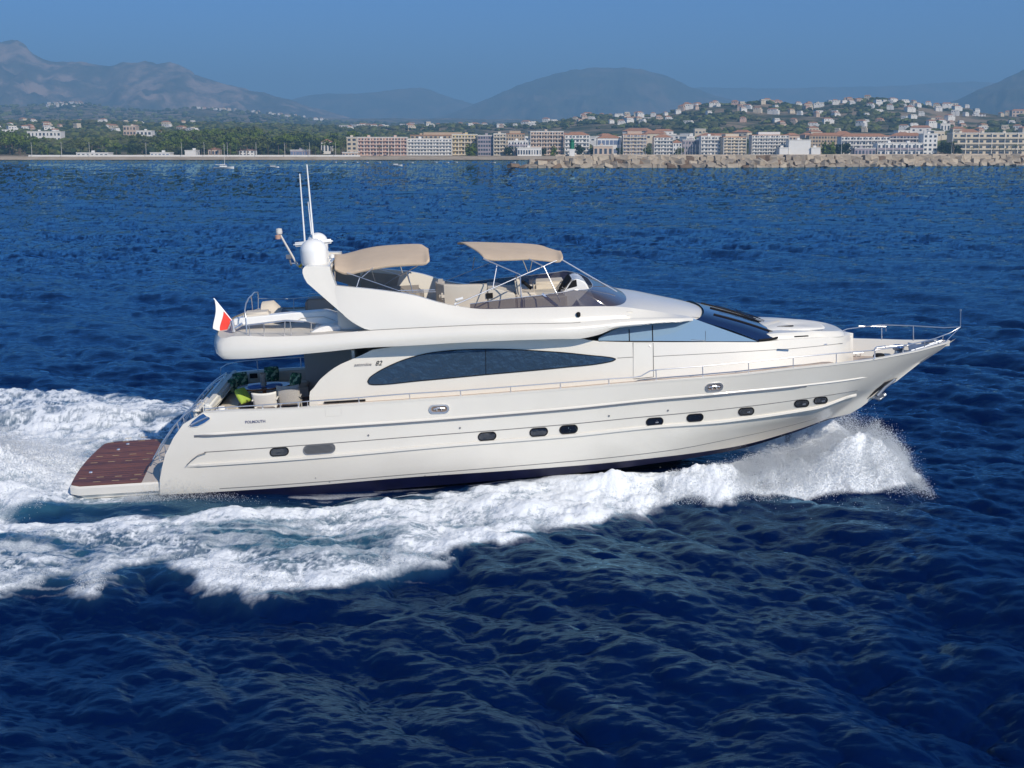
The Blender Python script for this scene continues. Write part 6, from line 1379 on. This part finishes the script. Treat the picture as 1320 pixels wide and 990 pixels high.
cushion(310, 490, 1.3, .5, LEAFP, 'darkest leaf patterned cushion, upright in the corner of the cockpit bench', 30, -10)
cushion(313, 510, -.9, .5, LIME, 'plain lime green cushion on the near end of the cockpit bench', 60, -30)
cushion(350, 482, 2.0, .48, LEAFP, 'leaf patterned cushion on the far side bench behind the table', 0, -12)
cushion(381, 489, -.6, .42, LEAFP, 'leaf patterned cushion resting in the grey woven chair', -35, -20)
g = MB(); p = T(327, 484.5, 2.2); g.box((0, 0, 0), (.24, .04, .15)); o = yp(g, 'speaker_grille', BLACK); o.location = p

# ---- spray: drops of white water flung off the bow, the stern and the breaking crests
def drops():
    r_ = np.random.default_rng(77); P = []; Rr = []
    def put(bx, by, z, r):
        c, s_ = math.cos(R(YAW)), math.sin(R(YAW)); P.append(np.stack([BO[0]+bx*c-by*s_, BO[1]+bx*s_+by*c, z], 1)); Rr.append(r)
    def size(n, lo, hi): return lo*(hi/lo)**(r_.random(n)**2.2)
    n = 230000; bx = 15.2+9.3*r_.random(n)**.62; side = np.where(r_.random(n) < .8, 1, -1); lat = np.clip(r_.normal(0, .52, n), -1.2, 1.2); yc = YC(bx)
    env = HB(bx+1.5*(fbm(lat*1.6+3, bx*.9, 4)-.5)+.18*r_.normal(0, 1, n)*(bx > 22))*.9*np.exp(-(np.abs(lat)/1.15)**2.4); X, Y = BO[0]+bx, BO[1]+bx*.035+yc+lat*YW(bx)
    lump = .62+.75*fbm(bx/.55, lat/.45+9, 4)
    z = env*lump*(.62+.45*r_.random(n))+.03; z += np.abs(r_.normal(0, .07, n))
    put(bx+r_.normal(0, .06, n), side*(yc+lat*YW(bx)), z*.93, size(n, .005, .015))
    # loose drops ahead of and above the plume
    n = 6000; bx = 18+6.3*r_.random(n)**.6; lat = r_.normal(0, .8, n); z = HB(np.minimum(bx, 24.1))*(.6+.55*r_.random(n))+np.abs(r_.normal(0, .15, n)); put(bx+np.abs(r_.normal(0, .12, n)), YC(bx)+lat*YW(bx), z*np.exp(-(lat/1.5)**2), size(n, .004, .014))
    # low fringe on the outer crest of the near wake
    A = np.array(NEARP[:24]); seg = r_.integers(0, 22, 60000); t = r_.random(60000)[:, None]; q = A[seg]*(1-t)+A[seg+1]*t+r_.normal(0, .45, (60000, 2)); q[:, 1] += .3
    H = wake(q[:, 0], q[:, 1]); k = (H[1] > .25) & (np.abs(q[:, 0]) < 24); q = q[k]; P.append(np.column_stack([q, H[0][k]+np.abs(r_.normal(0, .07, k.sum()))])); Rr.append(size(k.sum(), .005, .018))
    # boiling water behind the platform
    n = 70000; bx = -4.6+1.9*r_.normal(0, 1, n); by = r_.normal(-.1, 1.9, n); k = bx < -.75; bx, by = bx[k], by[k]; env = 1.45*np.exp(-((bx+4.6)/2.9)**2)*np.exp(-(by/2.6)**2)*(.6+.8*fbm(bx/.6, by/.5, 4))
    put(bx, by, env*(.3+.8*r_.random(len(bx)))+.1+np.abs(r_.normal(0, .05, len(bx))), size(len(bx), .006, .020))
    # light spatter along the quarter and the boot line
    n = 9000; bx = 1.2+1.6*np.abs(r_.normal(.6, .8, n)); put(bx, -2.85-np.abs(r_.normal(0, .28, n)), .02+np.abs(r_.normal(0, .16, n))*np.exp(-((bx-2.8)/1.5)**2)*1.7, size(n, .004, .012))
    P = np.concatenate(P); Rr = np.concatenate(Rr); n = len(P)
    T0 = np.array([(1, 1, 1), (1, -1, -1), (-1, 1, -1), (-1, -1, 1)])/1.5; D = np.repeat(T0[None], n, 0)*(1+.35*r_.normal(size=(n, 4, 1)))
    a = r_.random(n)*6.28; c, s_ = np.cos(a)[:, None], np.sin(a)[:, None]; D = np.stack([D[..., 0]*c-D[..., 1]*s_, D[..., 0]*s_+D[..., 1]*c, D[..., 2]], -1); V = (P[:, None]+D*Rr[:, None, None]).reshape(-1, 3).astype(np.float32)
    F = (np.array([(0, 1, 2), (0, 3, 1), (0, 2, 3), (1, 3, 2)])[None]+4*np.arange(n)[:, None, None]).reshape(-1, 3).astype(np.int32)
    me = bpy.data.meshes.new('spray'); me.vertices.add(len(V)); me.vertices.foreach_set('co', V.ravel()); me.loops.add(F.size); me.loops.foreach_set('vertex_index', F.ravel()); me.polygons.add(len(F))
    me.polygons.foreach_set('loop_start', np.arange(0, F.size, 3, dtype=np.int32)); me.polygons.foreach_set('loop_total', np.full(len(F), 3, np.int32)); me.polygons.foreach_set('use_smooth', np.ones(len(F), bool)); me.update(calc_edges=True)
    m = bpy.data.materials.new('white_spray'); m.use_nodes = True; nn = m.node_tree; b = nn.nodes['Principled BSDF']; b.inputs['Base Color'].default_value = (.9, .92, .94, 1); b.inputs['Roughness'].default_value = .6
    tr_ = nn.nodes.new('ShaderNodeBsdfTranslucent'); tr_.inputs[0].default_value = (.9, .93, .96, 1); mx = nn.nodes.new('ShaderNodeMixShader'); mx.inputs[0].default_value = .6
    nn.links.new(b.outputs[0], mx.inputs[1]); nn.links.new(tr_.outputs[0], mx.inputs[2]); nn.links.new(mx.outputs[0], nn.nodes['Material Output'].inputs[0])
    me.materials.append(m); o = bpy.data.objects.new('spray', me); C.objects.link(o); o['kind'] = 'stuff'
drops()
